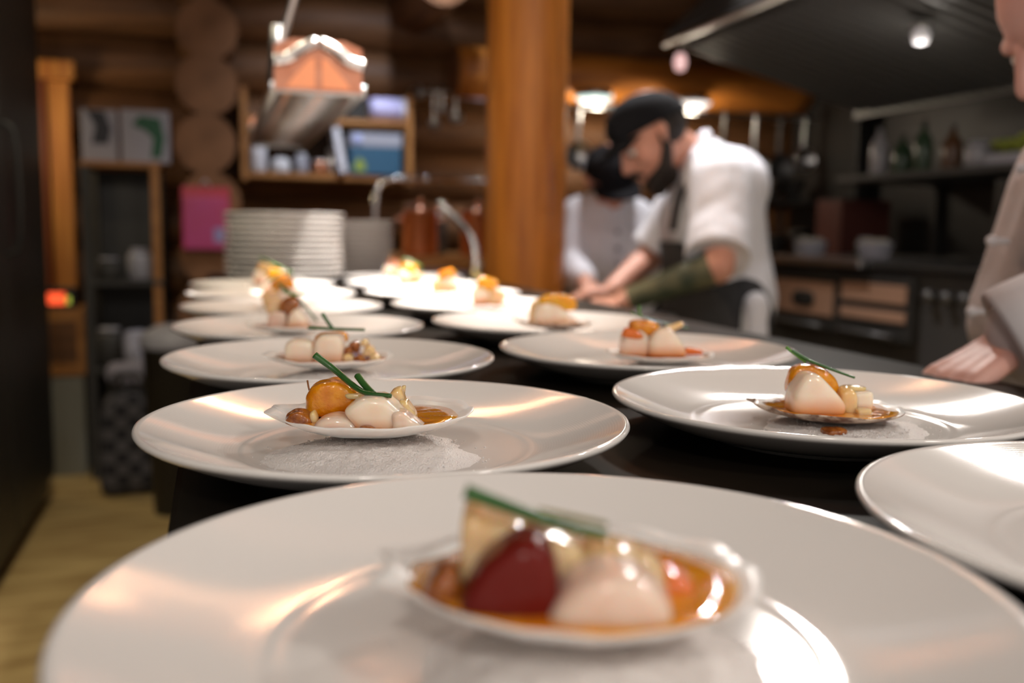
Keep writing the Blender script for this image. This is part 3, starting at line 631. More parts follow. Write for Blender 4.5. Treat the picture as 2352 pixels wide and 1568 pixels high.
bm = BM(); box(bm, (-.24, -1.2, 1.262), (.26, .95, 1.287), .004); obj('shelf_board', bm, M['charcoal'], t, smooth=False)
for y in (-1.1, .2, .9):
    bm = BM(); box(bm, (.22, y-.015, .9), (.25, y+.015, 1.262), .003); obj('bracket', bm, M['charcoal'], t, smooth=False)
bm = BM(); box(bm, (.262, -1.5, .0), (.30, 1.3, 2.1)); obj('splash_back', bm, M['black'], t, smooth=False)
def bottle(x, y, z, r, h, m, label, capm='charcoal'):
    t = empty('bottle', (x, y, z), 0, label, 'bottle', 'bottles on the shelf above the range')
    bm = BM(); lathe(bm, [(0, 0), (r*.95, 0), (r, .006), (r, h*.58), (r*.75, h*.70), (r*.34, h*.80), (r*.30, h*.93), (0, h*.93)], 20); obj('glass', bm, m, t)
    bm = BM(); lathe(bm, [(0, h*.931), (r*.36, h*.931), (r*.36, h), (0, h)], 14); obj('stopper', bm, M[capm], t)
GB = mat('bottle_green', (.03, .06, .03), .2); BB = mat('bottle_brown', (.10, .045, .02), .25); CL = mat('bottle_clear', (.35, .34, .36), .2)
bottle(2.60, 3.36, 1.288, .035, .20, CL, 'pale bottle with dark stopper at the far end of the range shelf')
bottle(2.60, 3.22, 1.288, .038, .15, GB, 'squat green bottle on the range shelf')
bottle(2.58, 3.08, 1.288, .034, .19, GB, 'tall green bottle on the range shelf')
bottle(2.60, 2.95, 1.288, .036, .16, BB, 'brown bottle on the range shelf')
jar('spice_tub', (2.58, 2.80, 1.288), .045, .09, CL, 'pale spice tub with grey lid on the range shelf', 'tub')
t = empty('squash_tray', (2.58, 2.58, 1.288), 0, 'shallow tray of yellow green leaves on the range shelf', 'tray')
bm = BM(); box(bm, (-.07, -.16, 0), (.07, .12, .035), .006); obj('tray', bm, M['grey_plastic'], t, smooth=False)
LF = mat('leaf_lime', (.30, .34, .03), .5, col2=(.20, .25, .03), scale=30)
for k in range(9):
    bm = blob((.035, .05, .012), [((1, 0, .3), .9)], 4, 3, .008, 30, k); obj('leaf', bm, LF, t, (random.uniform(-.03, .03), -.11+k*.025, .046+random.uniform(0, .035)), (random.uniform(-.5, .5), random.uniform(-.5, .5), random.uniform(0, 3)))
def tub(x, y, label, m):
    t = empty('food_tub', (x, y, .966), 0, label, 'tub', 'tubs on the steel ledge')
    bm = BM(); lathe(bm, [(0, 0), (.05, 0), (.06, .05), (.064, .052), (.057, .054), (.048, .006), (0, .006)], 24); obj('tub_body', bm, m, t)
    bm = blob((.05, .05, .022), [], 3, 3, .008, 40, int(x*100)); obj('filling', bm, mat('filling', (.40, .38, .33), .7), t, (0, 0, .045))
tub(2.16, 3.16, 'white tub on the steel ledge beside the bearded cook', M['grey_plastic'])
tub(2.17, 2.80, 'pale heaped tub on the steel ledge at its near end', M['grey_plastic'])
jar('sauce_jar', (2.30, 3.02, .966), .035, .07, GB, 'small green jar on the steel ledge', 'jar')
boxy('red_crate', (2.62, 3.62, .90), (2.88, 3.80, 1.20), mat('crate_red', (.09, .025, .018), .6), 'dull red crate standing in the dark corner behind the range', 'crate')
boxy('corner_stand', (2.56, 3.56, 0), (2.90, 3.88, .898), M['black'], 'black stand carrying the dull red crate', 'stand')

# ------------------------------------------------------------------ plates
PR, PH = .1485, .028
def plate_profile(ridges=True):
    p = [(0, .0035), (.074, .0035), (.077, .0), (.083, .0), (.086, .003)]
    n = 16
    for k in range(1, n+1):      # outside wall, a shallow curve
        t = k/n; p.append((.086+(.1455-.086)*t, .003+.0205*(.45*t+.55*t*t)))
    p += [(.1475, .0248), (PR, .0266), (.1478, .0281), (.1462, .0284), (.1445, .0279)]
    r0, r1, z0, z1 = .1445, .0900, .0279, .0098
    if ridges:
        per = 34; n = per*4
        for k in range(1, n+1):
            t = k/n; r = r0+(r1-r0)*t
            amp = .000015*min(1, 12*t, 9*(1-t))
            p.append((r, z1+(z0-z1)*((1-t)**1.35)+amp*math.cos(2*PI*k/4)))
    else:
        for k in range(1, 9):
            t = k/8; p.append((r0+(r1-r0)*t, z1+(z0-z1)*((1-t)**1.35)))
    p += [(.0885, .0098), (.0865, .00955), (.084, .0092), (.0815, .0091), (.06, .0090), (.03, .0089), (0, .0089)]
    return p
def plate_mesh(ridges, seg):
    bm = BM(); lathe(bm, plate_profile(ridges), seg); me = bpy.data.meshes.new('plate')
    bmesh.ops.recalc_face_normals(bm, faces=bm.faces[:]); bm.to_mesh(me); bm.free()
    for f in me.polygons: f.use_smooth = True
    return me
PM, PMS = plate_mesh(True, 144), plate_mesh(False, 64)
WELL = TOP+.0089
ORD = ['nearest', 'second', 'third', 'fourth', 'fifth', 'sixth', 'seventh', 'eighth']
rowL = [(.1009, .283), (.1005, .5805), (.0999, .8795), (.0960, 1.1775), (.0955, 1.476), (.0960, 1.7745), (.0950, 2.073)]
rowR = [(.402, .281), (.4127, .5837), (.4153, .8817), (.4115, 1.180), (.411, 1.4785), (.411, 1.777), (.413, 2.076), (.449, 2.377)]
PL_ = {}
for side, row in (('left', rowL), ('right', rowR)):
    for i, (x, y) in enumerate(row):
        o = obj('plate', PM, M['porcelain'], None, (x, y, TOP+.0004), (0, 0, random.uniform(0, 6)))
        tag(o, 'glossy white coupe plate, %s of the %s row on the pass' % (ORD[i], side), 'plate', 'plates in rows on the pass')
        PL_[side[0].upper()+str(i)] = Vector((x, y, WELL+.0004))
NUM = ['top', 'second', 'third', 'fourth', 'fifth', 'sixth', 'seventh', 'eighth', 'ninth', 'tenth', 'eleventh', 'bottom']
for nm, (sx, sy), n, step in (('front', (.166, 2.482), 12, .01385), ('rear', (.352, 2.815), 11, .01385)):
    for k in range(n):
        j = n-1-k
        lab = 'white plate in the %s stack at the far end, %s' % (nm, 'top plate' if j == 0 else ('bottom plate' if k == 0 else NUM[j]+' from top'))
        o = obj('stacked_plate', PMS, M['porcelain'], None, (sx+random.uniform(-.0015, .0015), sy+random.uniform(-.0015, .0015), TOP+.0005+k*step), (0, 0, random.uniform(0, 6)))
        tag(o, lab, 'plate', '%s stack of plates' % nm)

# ------------------------------------------------------------------ dishes: salt, shell, sauce, scallop pieces, chives
SX = 3.4
def shell_mesh(a, b, depth, ear=.10, seed=0, outm=1, thick=.0016):
    """Scallop shell: hinge at -x, fan at +x, bowl open upwards, lowest point at the origin."""
    keys = [(0, 1.0), (35, 1.0), (70, .985), (105, .95), (135, .91), (150, .90), (160, .93), (168, .99+ear), (174, .97+ear*.6), (180, .95+ear*.4)]
    def rad(phi):
        d = abs(math.degrees((phi+PI) % (2*PI)-PI))
        for (d0, r0), (d1, r1) in zip(keys, keys[1:]):
            if d <= d1:
                t = (d-d0)/(d1-d0); t = t*t*(3-2*t); return r0+(r1-r0)*t
        return keys[-1][1]
    ns, nr = 120, 14; bm = BM()
    def P(rho, phi):
        R = rad(phi); x, y = a*R*rho*math.cos(phi), b*R*rho*math.sin(phi)
        psi = math.atan2(y, x+a*1.02)
        rb = math.cos(26*psi)
        edge = 1+.010*rb*rho**3 if abs(psi) < 1.2 else 1
        x, y = x*edge, y*edge
        d = abs(math.degrees((phi+PI) % (2*PI)-PI))
        earz = .0035*max(0, (d-150)/30)*rho**3
        wav = .0014*rho**4*(noise.noise(Vector((math.cos(phi)*1.6+seed*7, math.sin(phi)*1.6, seed)))+.4*noise.noise(Vector((math.cos(phi)*5+seed*7, math.sin(phi)*5, seed))))
        z = depth*(rho**SX)+.00045*rb*rho*max(0, math.cos(phi)*.5+.6)+wav+earz
        return Vector((x, y, z))
    top, bot = [], []
    for j in range(nr+1):
        rho = j/nr
        if j == 0:
            top.append([bm.verts.new(P(0, 0)+Vector((0, 0, thick)))]); bot.append([bm.verts.new(P(0, 0))])
        else:
            th = thick*(1-.45*rho)
            top.append([bm.verts.new(P(rho, 2*PI*k/ns)+Vector((0, 0, th))) for k in range(ns)])
            bot.append([bm.verts.new(P(rho, 2*PI*k/ns)) for k in range(ns)])
    for L, flip, mi in ((top, False, 0), (bot, True, 1)):
        for j in range(nr):
            for k in range(ns):
                k2 = (k+1) % ns
                f = (L[0][0], L[1][k], L[1][k2]) if j == 0 else (L[j][k], L[j+1][k], L[j+1][k2], L[j][k2])
                fc = bm.faces.new(f if not flip else f[::-1]); fc.material_index = mi
    for k in range(ns):
        k2 = (k+1) % ns; f = bm.faces.new((top[-1][k], bot[-1][k], bot[-1][k2], top[-1][k2])); f.material_index = outm
    me = bpy.data.meshes.new('shell'); bm.to_mesh(me); bm.free()
    for p in me.polygons: p.use_smooth = True
    return me, rad
def pool_mesh(a, b, depth, level, rad, seed, thick=.0016, shrink=.97):
    """Sauce filling a shell up to height `level`, ragged at the edge."""
    bm = BM(); ns = 72; rl = ((level-thick)/depth)**(1/SX)
    rings_t, rings_b = [], []
    for j in range(8):
        q = j/7
        rt, rb_ = [], []
        for k in range(ns):
            phi = 2*PI*k/ns; rho = rl*shrink*q*(1+.05*noise.noise(Vector((math.cos(phi)*2.2, math.sin(phi)*2.2, seed*3.3)))*q)
            R = min(rad(phi), 1.0); x, y = a*R*rho*math.cos(phi), b*R*rho*math.sin(phi)
            zt = level+.0005*noise.noise(Vector((x*160, y*160, seed)))-(.0006*q**6)
            zb = depth*rho**SX+thick+.0003
            rt.append(Vector((x, y, max(zt, zb+.0001)))); rb_.append(Vector((x, y, min(zb, zt-.0001) if q < .95 else zb)))
        rings_t.append(rt); rings_b.append(rb_)
    def skin(rings, flip):
        V = [[bm.verts.new(rings[0][0])]]+[[bm.verts.new(p) for p in r] for r in rings[1:]]
        for j in range(len(V)-1):
            for k in range(ns):
                k2 = (k+1) % ns
                f = (V[0][0], V[1][k], V[1][k2]) if j == 0 else (V[j][k], V[j+1][k], V[j+1][k2], V[j][k2])
                bm.faces.new(f[::-1] if flip else f)
        return V
    A = skin(rings_t, False); B = skin(rings_b, True)
    for k in range(ns):
        k2 = (k+1) % ns; bm.faces.new((A[-1][k], B[-1][k], B[-1][k2], A[-1][k2]))
    return bm
def salt_mesh(rx, ry, h, seed):
    bm = BM(); ns, nr = 110, 34; prev = None; rnd = random.Random(seed)
    for j in range(nr+1):
        q = j/nr
        if j == 0: ring = [bm.verts.new((0, 0, h))]
        else:
            ring = []
            for k in range(ns):
                ph = 2*PI*k/ns; e = 1+.20*noise.noise(Vector((math.cos(ph)*1.5+seed*5, math.sin(ph)*1.5, seed)))+.06*noise.noise(Vector((math.cos(ph)*9, math.sin(ph)*9, seed)))
                x, y = rx*q*e*math.cos(ph), ry*q*e*math.sin(ph)
                z = h*(1-q*q)**1.25+(.0012*noise.noise(Vector((x*260, y*260, seed)))+.0010*noise.noise(Vector((x*900, y*900, seed))))*min(1, 4*(1-q)+.1)
                ring.append(bm.verts.new((x, y, max(z, .00025) if j < nr else .00005)))
        if prev:
            for k in range(ns):
                k2 = (k+1) % ns
                if len(prev) == 1: bm.faces.new((prev[0], ring[k], ring[k2]))
                else: bm.faces.new((prev[k], ring[k], ring[k2], prev[k2]))
        prev = ring
    for _ in range(170):          # loose crystals on and round the mound
        ph = rnd.uniform(0, 2*PI); q = rnd.uniform(.35, 1.22); x, y = rx*q*math.cos(ph), ry*q*math.sin(ph)
        z = h*max(0, 1-q*q)**1.25; r = rnd.uniform(.00035, .0009)
        R3 = Matrix.Rotation(rnd.uniform(0, 3), 3, 'Z') @ Matrix.Rotation(rnd.uniform(0, 3), 3, 'X')
        vs = [bm.verts.new(Vector((x, y, z+r*.6))+R3 @ Vector(c)*r) for c in ((1, 0, 0), (-1, 0, 0), (0, 1, 0), (0, -1, 0), (0, 0, 1), (0, 0, -1))]
        for a, b, c in ((0, 2, 4), (2, 1, 4), (1, 3, 4), (3, 0, 4), (2, 0, 5), (1, 2, 5), (3, 1, 5), (0, 3, 5)): bm.faces.new((vs[a], vs[b], vs[c]))
    return bm
class Dish:
    """One plated shell. Pieces are given in metres: u to the right, v away, w up, from the shell's lowest point."""
    def __init__(s, key, cx, voff, a, b, depth, where, tilt=(0, 0), rz=0.0, level=.0085, lift=.010, brown=False, ear=.10, sauce='sauce', salt=(.056, .052), sv=-.014, shrink=.97):
        s.key, s.where = key, where
        base = PL_[key]; s.rz = -YAW+rz
        if cx is None: u0 = 0.0
        elif abs(cx) < 1: u0 = cx
        else: u0 = (at(cx, 800, base.dot(FWD)+voff)-base).dot(RIGHT)
        s.o = base+RIGHT*u0+FWD*voff+Vector((0, 0, lift))
        s.abd = (a, b, depth)
        seed = sum(ord(c) for c in key)
        o = obj('salt_bed', salt_mesh(salt[0], salt[1], lift-.0006, seed), M['salt'], None, base+RIGHT*(u0+.006)+FWD*(voff+sv), (0, 0, -YAW))
        tag(o, 'mound of coarse white salt under the shell %s' % where, 'salt', 'salt beds', 'stuff')
        me, rad = shell_mesh(a, b, depth, ear, seed % 13)
        s.rot = (tilt[1], tilt[0], s.rz)
        o = obj('scallop_shell', me, [M['shell_in'], M['shell_brown'] if brown else M['shell_out']], None, s.o, s.rot)
        tag(o, '%s scallop shell cradling the food %s' % ('brown speckled' if brown else 'white', where), 'shell', 'scallop shells')
        o = obj('sauce_pool', pool_mesh(a, b, depth, level, rad, seed % 11, shrink=shrink), M[sauce], None, s.o, s.rot)
        tag(o, 'glossy orange sauce pooled in the shell %s' % where, 'sauce')
        s.inv = (Matrix.Translation(s.o) @ Matrix.Rotation(s.rz, 4, 'Z') @ Matrix.Rotation(tilt[0], 4, 'Y') @ Matrix.Rotation(tilt[1], 4, 'X')).inverted()
    def uvw(s, px, py, v):
        dep = s.o.dot(FWD)+v; p = at(px, py, dep)-s.o
        return p.dot(RIGHT), v, p.z, dep/F_PX
    def piece(s, name, u, v, wv, size, m, look, cat, rot=(0, 0, 0), cuts=(), p=8, nz=.0006, nf=120, fit=False):
        bm = blob(size, cuts, p, 4, nz, nf, abs(u*999)+1)
        if fit:
            for ax in (0, 2):
                lo, hi = min(q.co[ax] for q in bm.verts), max(q.co[ax] for q in bm.verts)
                for q in bm.verts: q.co[ax] = (q.co[ax]-(lo+hi)/2)*2*size[ax]/(hi-lo)
        loc = s.o+RIGHT*u+FWD*v+Vector((0, 0, wv))
        R4 = Matrix.Rotation(-YAW, 4, 'Z') @ Matrix.Rotation(rot[1], 4, 'Y') @ Matrix.Rotation(rot[0], 4, 'X') @ Matrix.Rotation(rot[2], 4, 'Z')
        W = Matrix.Translation(loc) @ R4; A = s.inv @ W; Ai = A.inverted(); a, b, dp = s.abd
        for vt in bm.verts:      # rest on the inside of the shell
            q = A @ vt.co; rho = math.hypot(q.x/a, q.y/b); fl = dp*min(rho, 1)**SX+.0019
            if q.z < fl: q.z = fl; vt.co = Ai @ q
        o = obj(name, bm, M[m], None, loc, R4.to_euler())
        return tag(o, '%s %s' % (look, s.where), cat, name.replace('_', ' ')+'s on the shells')
    def sil(s, name, poly, v, hd, m, look, cat, p=10, nz=.0005, nf=120, front=.35):
        """A cut piece whose outline seen from the front is the given convex polygon."""
        xs = [q[0] for q in poly]; ys = [q[1] for q in poly]; cx, cy = (min(xs)+max(xs))/2, (min(ys)+max(ys))/2
        hw, hh = (max(xs)-min(xs))/2, (max(ys)-min(ys))/2
        u, v, wv, k = s.uvw(cx, cy, v)
        pts = [((x-cx)/hw, -(y-cy)/hh) for x, y in poly]; cuts = []
        n = len(pts)
        for i in range(n):
            (x0, z0), (x1, z1) = pts[i], pts[(i+1) % n]
            nx, nz_ = (z1-z0), -(x1-x0); L = math.hypot(nx, nz_); nx, nz_ = nx/L, nz_/L; dd = nx*x0+nz_*z0
            if dd < 0: nx, nz_, dd = -nx, -nz_, -dd
            cuts.append(((nx, 0, nz_), max(dd, .12)*1.03))
            g = Vector((nx, -front*2, nz_)); L2 = g.length; cuts.append(((nx, -front*2, nz_), (dd+front*1.75)/L2))
        return s.piece(name, u, v, wv, (hw*k, hd, hh*k), m, look, cat, (0, 0, 0), cuts, p, nz, nf, True)
    def chive(s, pts, r, look, m='chive', sq=.7, taper=.35):
        o0 = s.o+RIGHT*pts[0][0]+FWD*pts[0][1]+Vector((0, 0, pts[0][2]))
        P = [RIGHT*p[0]+FWD*p[1]+Vector((0, 0, p[2]))-(o0-s.o) for p in pts]
        bm = BM(); tube(bm, curve_pts(P, 10), lambda t: r*(1-taper*t), 12, True, sq)
        o = obj('chive_blade', bm, M[m], None, o0)
        return tag(o, '%s %s' % (look, s.where), 'chive', 'chive blades on the food')
    def chive_at(s, pts, r, look, m='chive', sq=.7, taper=.35):
        return s.chive([s.uvw(px, py, v)[:3] for px, py, v in pts], r, look, m, sq, taper)
SC = [((1, -.2, .9), .95), ((-1, .3, .8), 1.0), ((.3, -1, .6), 1.0)]
# --- second plate of the left row, in sharp focus
d = Dish('L1', 853, -.004, .0625, .056, .0120, 'on the second plate of the left row', tilt=(-.02, .0), lift=.0105, level=.0093, ear=.04, shrink=.96, salt=(.060, .058), sv=-.020)
d.sil('scallop_piece', [(795, 938), (843, 905), (885, 905), (972, 985), (965, 994), (842, 996)], -.022, .014, 'scallop', 'large pale cut scallop chunk at the front', 'scallop', 16, .0003)
d.sil('scallop_piece', [(722, 990), (735, 962), (770, 949), (805, 955), (832, 980), (830, 998), (740, 998)], -.024, .012, 'scallop_pink', 'low pinkish scallop slice at the front left', 'scallop', 9)
d.sil('scallop_piece', [(900, 940), (925, 940), (975, 980), (970, 995), (900, 995)], -.030, .009, 'scallop_pink', 'rosy scallop end sloping to the right', 'scallop', 9, .001, 200)
d.sil('citrus_segment', [(704, 925), (720, 886), (758, 868), (790, 872), (834, 906), (815, 935), (765, 957), (710, 955)], .002, .011, 'citrus', 'large glossy orange citrus segment', 'citrus', 9, .0011, 160)
d.sil('onion_piece', [(893, 915), (905, 893), (921, 887), (930, 912), (940, 945), (920, 950), (900, 940)], -.004, .006, 'onion', 'translucent pale onion petal standing', 'onion', 8)
d.sil('onion_piece', [(918, 915), (935, 918), (957, 950), (958, 972), (940, 970), (922, 945)], -.008, .007, 'onion', 'low curled translucent onion petal', 'onion', 8)
d.sil('onion_piece', [(914, 900), (924, 886), (932, 885), (930, 905), (922, 912)], .003, .003, 'onion', 'thin upright onion tip', 'onion', 8)
d.sil('caramel_cube', [(654, 972), (668, 945), (688, 937), (712, 950), (722, 972), (710, 985), (664, 985)], -.014, .008, 'caramel', 'caramelised brown cube at the left', 'cube', 8, .0013, 200)
d.sil('caramel_cube', [(712, 948), (722, 942), (731, 960), (727, 972), (716, 968)], -.016, .004, 'onion', 'small pale glazed sliver at the left', 'sliver', 6)
d.sil('caramel_cube', [(826, 978), (845, 975), (880, 992), (870, 1000), (832, 998)], -.036, .004, 'caramel', 'dark amber bit between the scallops', 'cube', 6)
d.sil('caramel_cube', [(958, 968), (985, 962), (1012, 975), (1000, 986), (965, 986)], -.012, .006, 'carrot', 'soft orange bit in the sauce', 'carrot', 5)
d.sil('onion_piece', [(793, 906), (808, 903), (835, 906), (830, 916), (800, 915)], -.008, .003, 'onion', 'pale stripe of onion across the citrus', 'onion', 6)
d.chive_at([(723, 815, 0), (770, 850, -.002), (815, 888, -.012), (848, 904, -.022), (898, 909, -.026)], .0027, 'long curved dark green chive', 'chive', .8, .35)
d.chive_at([(822, 863, -.006), (838, 884, -.014), (858, 905, -.021)], .0024, 'short leaning chive', 'chive', .85, .1)
d.chive_at([(706, 873, .006), (709, 890, .005), (714, 910, .003)], .0006, 'hair thin brown twig', 'twig', 1, .2)
# --- nearest plate
d = Dish('L0', 1325, -.008, .0585, .050, .0120, 'on the nearest plate', tilt=(.0, .0), lift=.0150, level=.0100, ear=.10, shrink=.99, salt=(.056, .052), sv=-.014)
d.sil('tomato_half', [(1052, 1400), (1110, 1285), (1190, 1222), (1232, 1215), (1275, 1270), (1290, 1345), (1280, 1432), (1070, 1420)], -.020, .011, 'tomato', 'dark red tomato half', 'tomato', 9, .0002)
d.sil('fruit_wedge', [(1055, 1330), (1066, 1160), (1110, 1165), (1210, 1200), (1230, 1330)], .000, .010, 'scallop_gold', 'tall yellow wedge at the back', 'fruit', 12)
d.sil('fruit_wedge', [(1190, 1340), (1200, 1205), (1250, 1212), (1330, 1245), (1345, 1340)], -.004, .009, 'scallop_gold', 'cream wedge in the middle', 'fruit', 10)
d.sil('scallop_piece', [(1250, 1415), (1330, 1318), (1400, 1290), (1480, 1310), (1548, 1395), (1520, 1450), (1300, 1450)], -.024, .012, 'scallop_pink', 'large pale scallop chunk at the front right', 'scallop', 9)
d.sil('scallop_piece', [(1315, 1330), (1345, 1245), (1420, 1240), (1500, 1275), (1540, 1350), (1500, 1380), (1330, 1380)], -.004, .011, 'scallop_gold', 'golden edged scallop chunk at the back right', 'scallop', 8)
d.sil('caramel_cube', [(962, 1375), (985, 1320), (1030, 1290), (1068, 1330), (1070, 1405), (990, 1400)], -.010, .009, 'caramel', 'amber caramelised bit at the left', 'cube', 7, .001, 160)
d.sil('carrot_piece', [(1490, 1350), (1530, 1300), (1580, 1320), (1600, 1370), (1540, 1400)], -.004, .009, 'carrot', 'soft orange bit at the right', 'carrot', 6)
d.chive_at([(1068, 1128, -.010), (1180, 1168, -.011), (1290, 1205, -.012), (1395, 1230, -.013)], .0027, 'long slanting dark green chive', 'chive', .9, .45)
d.chive_at([(1235, 1172, -.004), (1320, 1188, -.005), (1395, 1204, -.006)], .0013, 'short yellowish chive behind', 'chive_olive', .8, .2)
# --- second plate of the right row
d = Dish('R1', 1908, -.006, .0515, .048, .0078, 'on the second plate of the right row', tilt=(.012, .0), lift=.0042, level=.0074, brown=True, ear=.12, shrink=1.0, salt=(.056, .052), sv=-.016)
d.sil('scallop_piece', [(1811, 935), (1818, 895), (1846, 853), (1868, 854), (1908, 893), (1936, 925), (1932, 952), (1815, 950)], -.014, .013, 'scallop', 'large pale triangular scallop', 'scallop', 12, .0003)
d.sil('citrus_segment', [(1806, 905), (1807, 862), (1826, 842), (1857, 834), (1895, 850), (1920, 872), (1926, 900), (1900, 920)], .000, .008, 'citrus', 'glossy orange citrus segment arching behind', 'citrus', 9, .0011, 150)
d.sil('onion_piece', [(1925, 895), (1945, 886), (1962, 900), (1966, 950), (1940, 955), (1926, 935)], -.010, .008, 'onion', 'translucent glazed onion chunk', 'onion', 8, .0010, 150)
d.sil('onion_piece', [(1955, 900), (1998, 896), (2000, 935), (1990, 945), (1960, 945)], -.006, .008, 'scallop', 'pale square onion chunk', 'onion', 12)
d.sil('onion_piece', [(1930, 890), (1945, 884), (1988, 888), (1980, 897), (1940, 898)], -.002, .005, 'onion', 'thin onion slice on the chunk', 'onion', 7)
d.sil('carrot_piece', [(1964, 938), (1996, 936), (1998, 962), (1966, 964)], -.018, .006, 'scallop_gold', 'small glazed orange cube at the front right', 'cube', 14, .0002)
d.sil('caramel_cube', [(1900, 962), (1915, 954), (1935, 956), (1940, 968), (1905, 970)], -.026, .005, 'caramel', 'dark amber bit in the sauce', 'cube', 5)
d.chive_at([(1818, 805, -.004), (1860, 828, -.006), (1910, 848, -.008), (1963, 867, -.010)], .0019, 'long chive slanting over the citrus', 'chive', .75, .4)
d.chive_at([(1806, 797, -.002), (1822, 810, -.003), (1850, 831, -.004)], .0036, 'wide bright green chive tip', 'chive_light', .35, .35)
u, v, z, k = d.uvw(1915, 990, -.040)
o = obj('sauce_drip', blob((.0080, .0075, .0030), [], 3, 3, .0008, 200, 4), M['caramel'], None, d.o+RIGHT*u+FWD*v+Vector((0, 0, z))); tag(o, 'amber sauce drip on the salt of the second plate of the right row', 'sauce')
# --- third plate of the left row
d = Dish('L2', 757, -.004, .0570, .050, .0095, 'on the third plate of the left row', lift=.009, level=.0088, ear=.06, sauce='sauce_dark', shrink=1.0, salt=(.048, .046))
d.sil('scallop_piece', [(657, 835), (660, 788), (680, 777), (715, 782), (728, 800), (728, 838)], -.010, .012, 'scallop', 'pale block of scallop at the left', 'scallop', 12)
d.sil('scallop_piece', [(726, 840), (724, 790), (738, 768), (780, 766), (791, 785), (788, 840)], -.014, .012, 'scallop', 'taller pale block of scallop in the middle', 'scallop', 12)
d.sil('citrus_segment', [(722, 780), (740, 764), (780, 760), (800, 768), (800, 785), (730, 790)], .004, .008, 'citrus', 'orange citrus slice behind', 'citrus', 6)
for i, (x, y, v, r) in enumerate([(800, 824, -.016, 13), (826, 826, -.016, 13), (848, 806, -.004, 14), (815, 795, -.002, 13), (862, 822, -.010, 12), (800, 806, -.008, 11), (838, 786, 0, 9)]):
    d.sil('caramel_cube', [(x-r, y+r*.8), (x-r*.8, y-r*.6), (x+r*.2, y-r), (x+r, y-r*.2), (x+r*.8, y+r)], v, .006, 'caramel' if i % 2 else 'onion', '%s small glazed dice' % ['frontmost', 'front right', 'upper right', 'upper middle', 'rightmost', 'innermost', 'highest'][i], 'cube', 8, .001, 200)
d.chive_at([(708, 752, -.008), (770, 755, -.009), (838, 757, -.010)], .0019, 'horizontal straight chive', 'chive', .8, .15)
d.chive_at([(741, 720, -.006), (752, 738, -.008), (766, 757, -.009)], .0021, 'short upright chive', 'chive', .8, .1)
# --- third plate of the right row
d = Dish('R2', 1517, -.004, .0530, .048, .0085, 'on the third plate of the right row', lift=.0045, level=.0080, ear=.08, shrink=1.0, salt=(.048, .046))
d.sil('scallop_piece', [(1426, 815), (1424, 775), (1440, 752), (1475, 755), (1490, 775), (1490, 818)], -.010, .012, 'scallop_pink', 'pink scallop block at the left', 'scallop', 10)
d.sil('scallop_piece', [(1486, 820), (1488, 785), (1505, 758), (1535, 752), (1562, 785), (1576, 818)], -.016, .012, 'scallop', 'pale rounded scallop at the right', 'scallop', 9)
d.sil('carrot_piece', [(1428, 772), (1438, 752), (1460, 755), (1480, 772), (1465, 780)], -.018, .005, 'carrot', 'bright orange slice on the left scallop', 'carrot', 7)
d.sil('citrus_segment', [(1443, 755), (1450, 736), (1480, 734), (1515, 745), (1512, 765), (1470, 772)], -.010, .010, 'citrus', 'orange citrus piece across the top', 'citrus', 7)
d.sil('onion_piece', [(1515, 756), (1540, 746), (1565, 738), (1570, 746), (1545, 760), (1525, 766)], -.008, .004, 'onion', 'golden onion strip pointing right', 'onion', 9)
d.sil('carrot_piece', [(1565, 805), (1585, 798), (1615, 806), (1610, 814), (1570, 814)], -.010, .006, 'carrot', 'flat orange bit at the right end', 'carrot', 6)
d.chive_at([(1448, 717, .000), (1490, 732, -.001), (1535, 744, -.002), (1582, 754, -.003)], .0019, 'long chive lying over the top', 'chive', .8, .3)
d.chive_at([(1468, 702, .000), (1469, 714, -.001), (1472, 728, -.001)], .0018, 'short upright sprig', 'chive_light', .7, .1)
# --- fourth plate of the left row
d = Dish('L3', 664, -.004, .0500, .046, .0090, 'on the fourth plate of the left row', lift=.009, level=.0082, sauce='sauce_dark', ear=.08, shrink=1.0, salt=(.045, .044))
d.sil('scallop_piece', [(617, 757), (620, 722), (640, 712), (660, 718), (664, 757)], -.008, .012, 'scallop_pink', 'pink scallop block', 'scallop', 9)
d.sil('scallop_piece', [(660, 757), (668, 722), (684, 708), (700, 730), (710, 757)], -.016, .011, 'scallop', 'pale scallop sloping right', 'scallop', 9)
d.sil('caramel_cube', [(642, 750), (648, 695), (662, 680), (690, 690), (686, 720), (668, 752)], -.006, .010, 'caramel', 'tall reddish brown piece in the middle', 'caramel piece', 8)
d.sil('scallop_piece', [(613, 718), (614, 686), (640, 683), (646, 700), (642, 720)], .000, .009, 'scallop_gold', 'yellowish cube on the top left', 'scallop', 10)
d.chive_at([(640, 652, .000), (672, 678, -.004), (705, 708, -.008), (728, 738, -.010)], .0024, 'long drooping chive', 'chive', .8, .3)
d.chive_at([(652, 668, -.002), (675, 676, -.004), (706, 672, -.004)], .0026, 'short bright chive', 'chive_light', .7, .2)
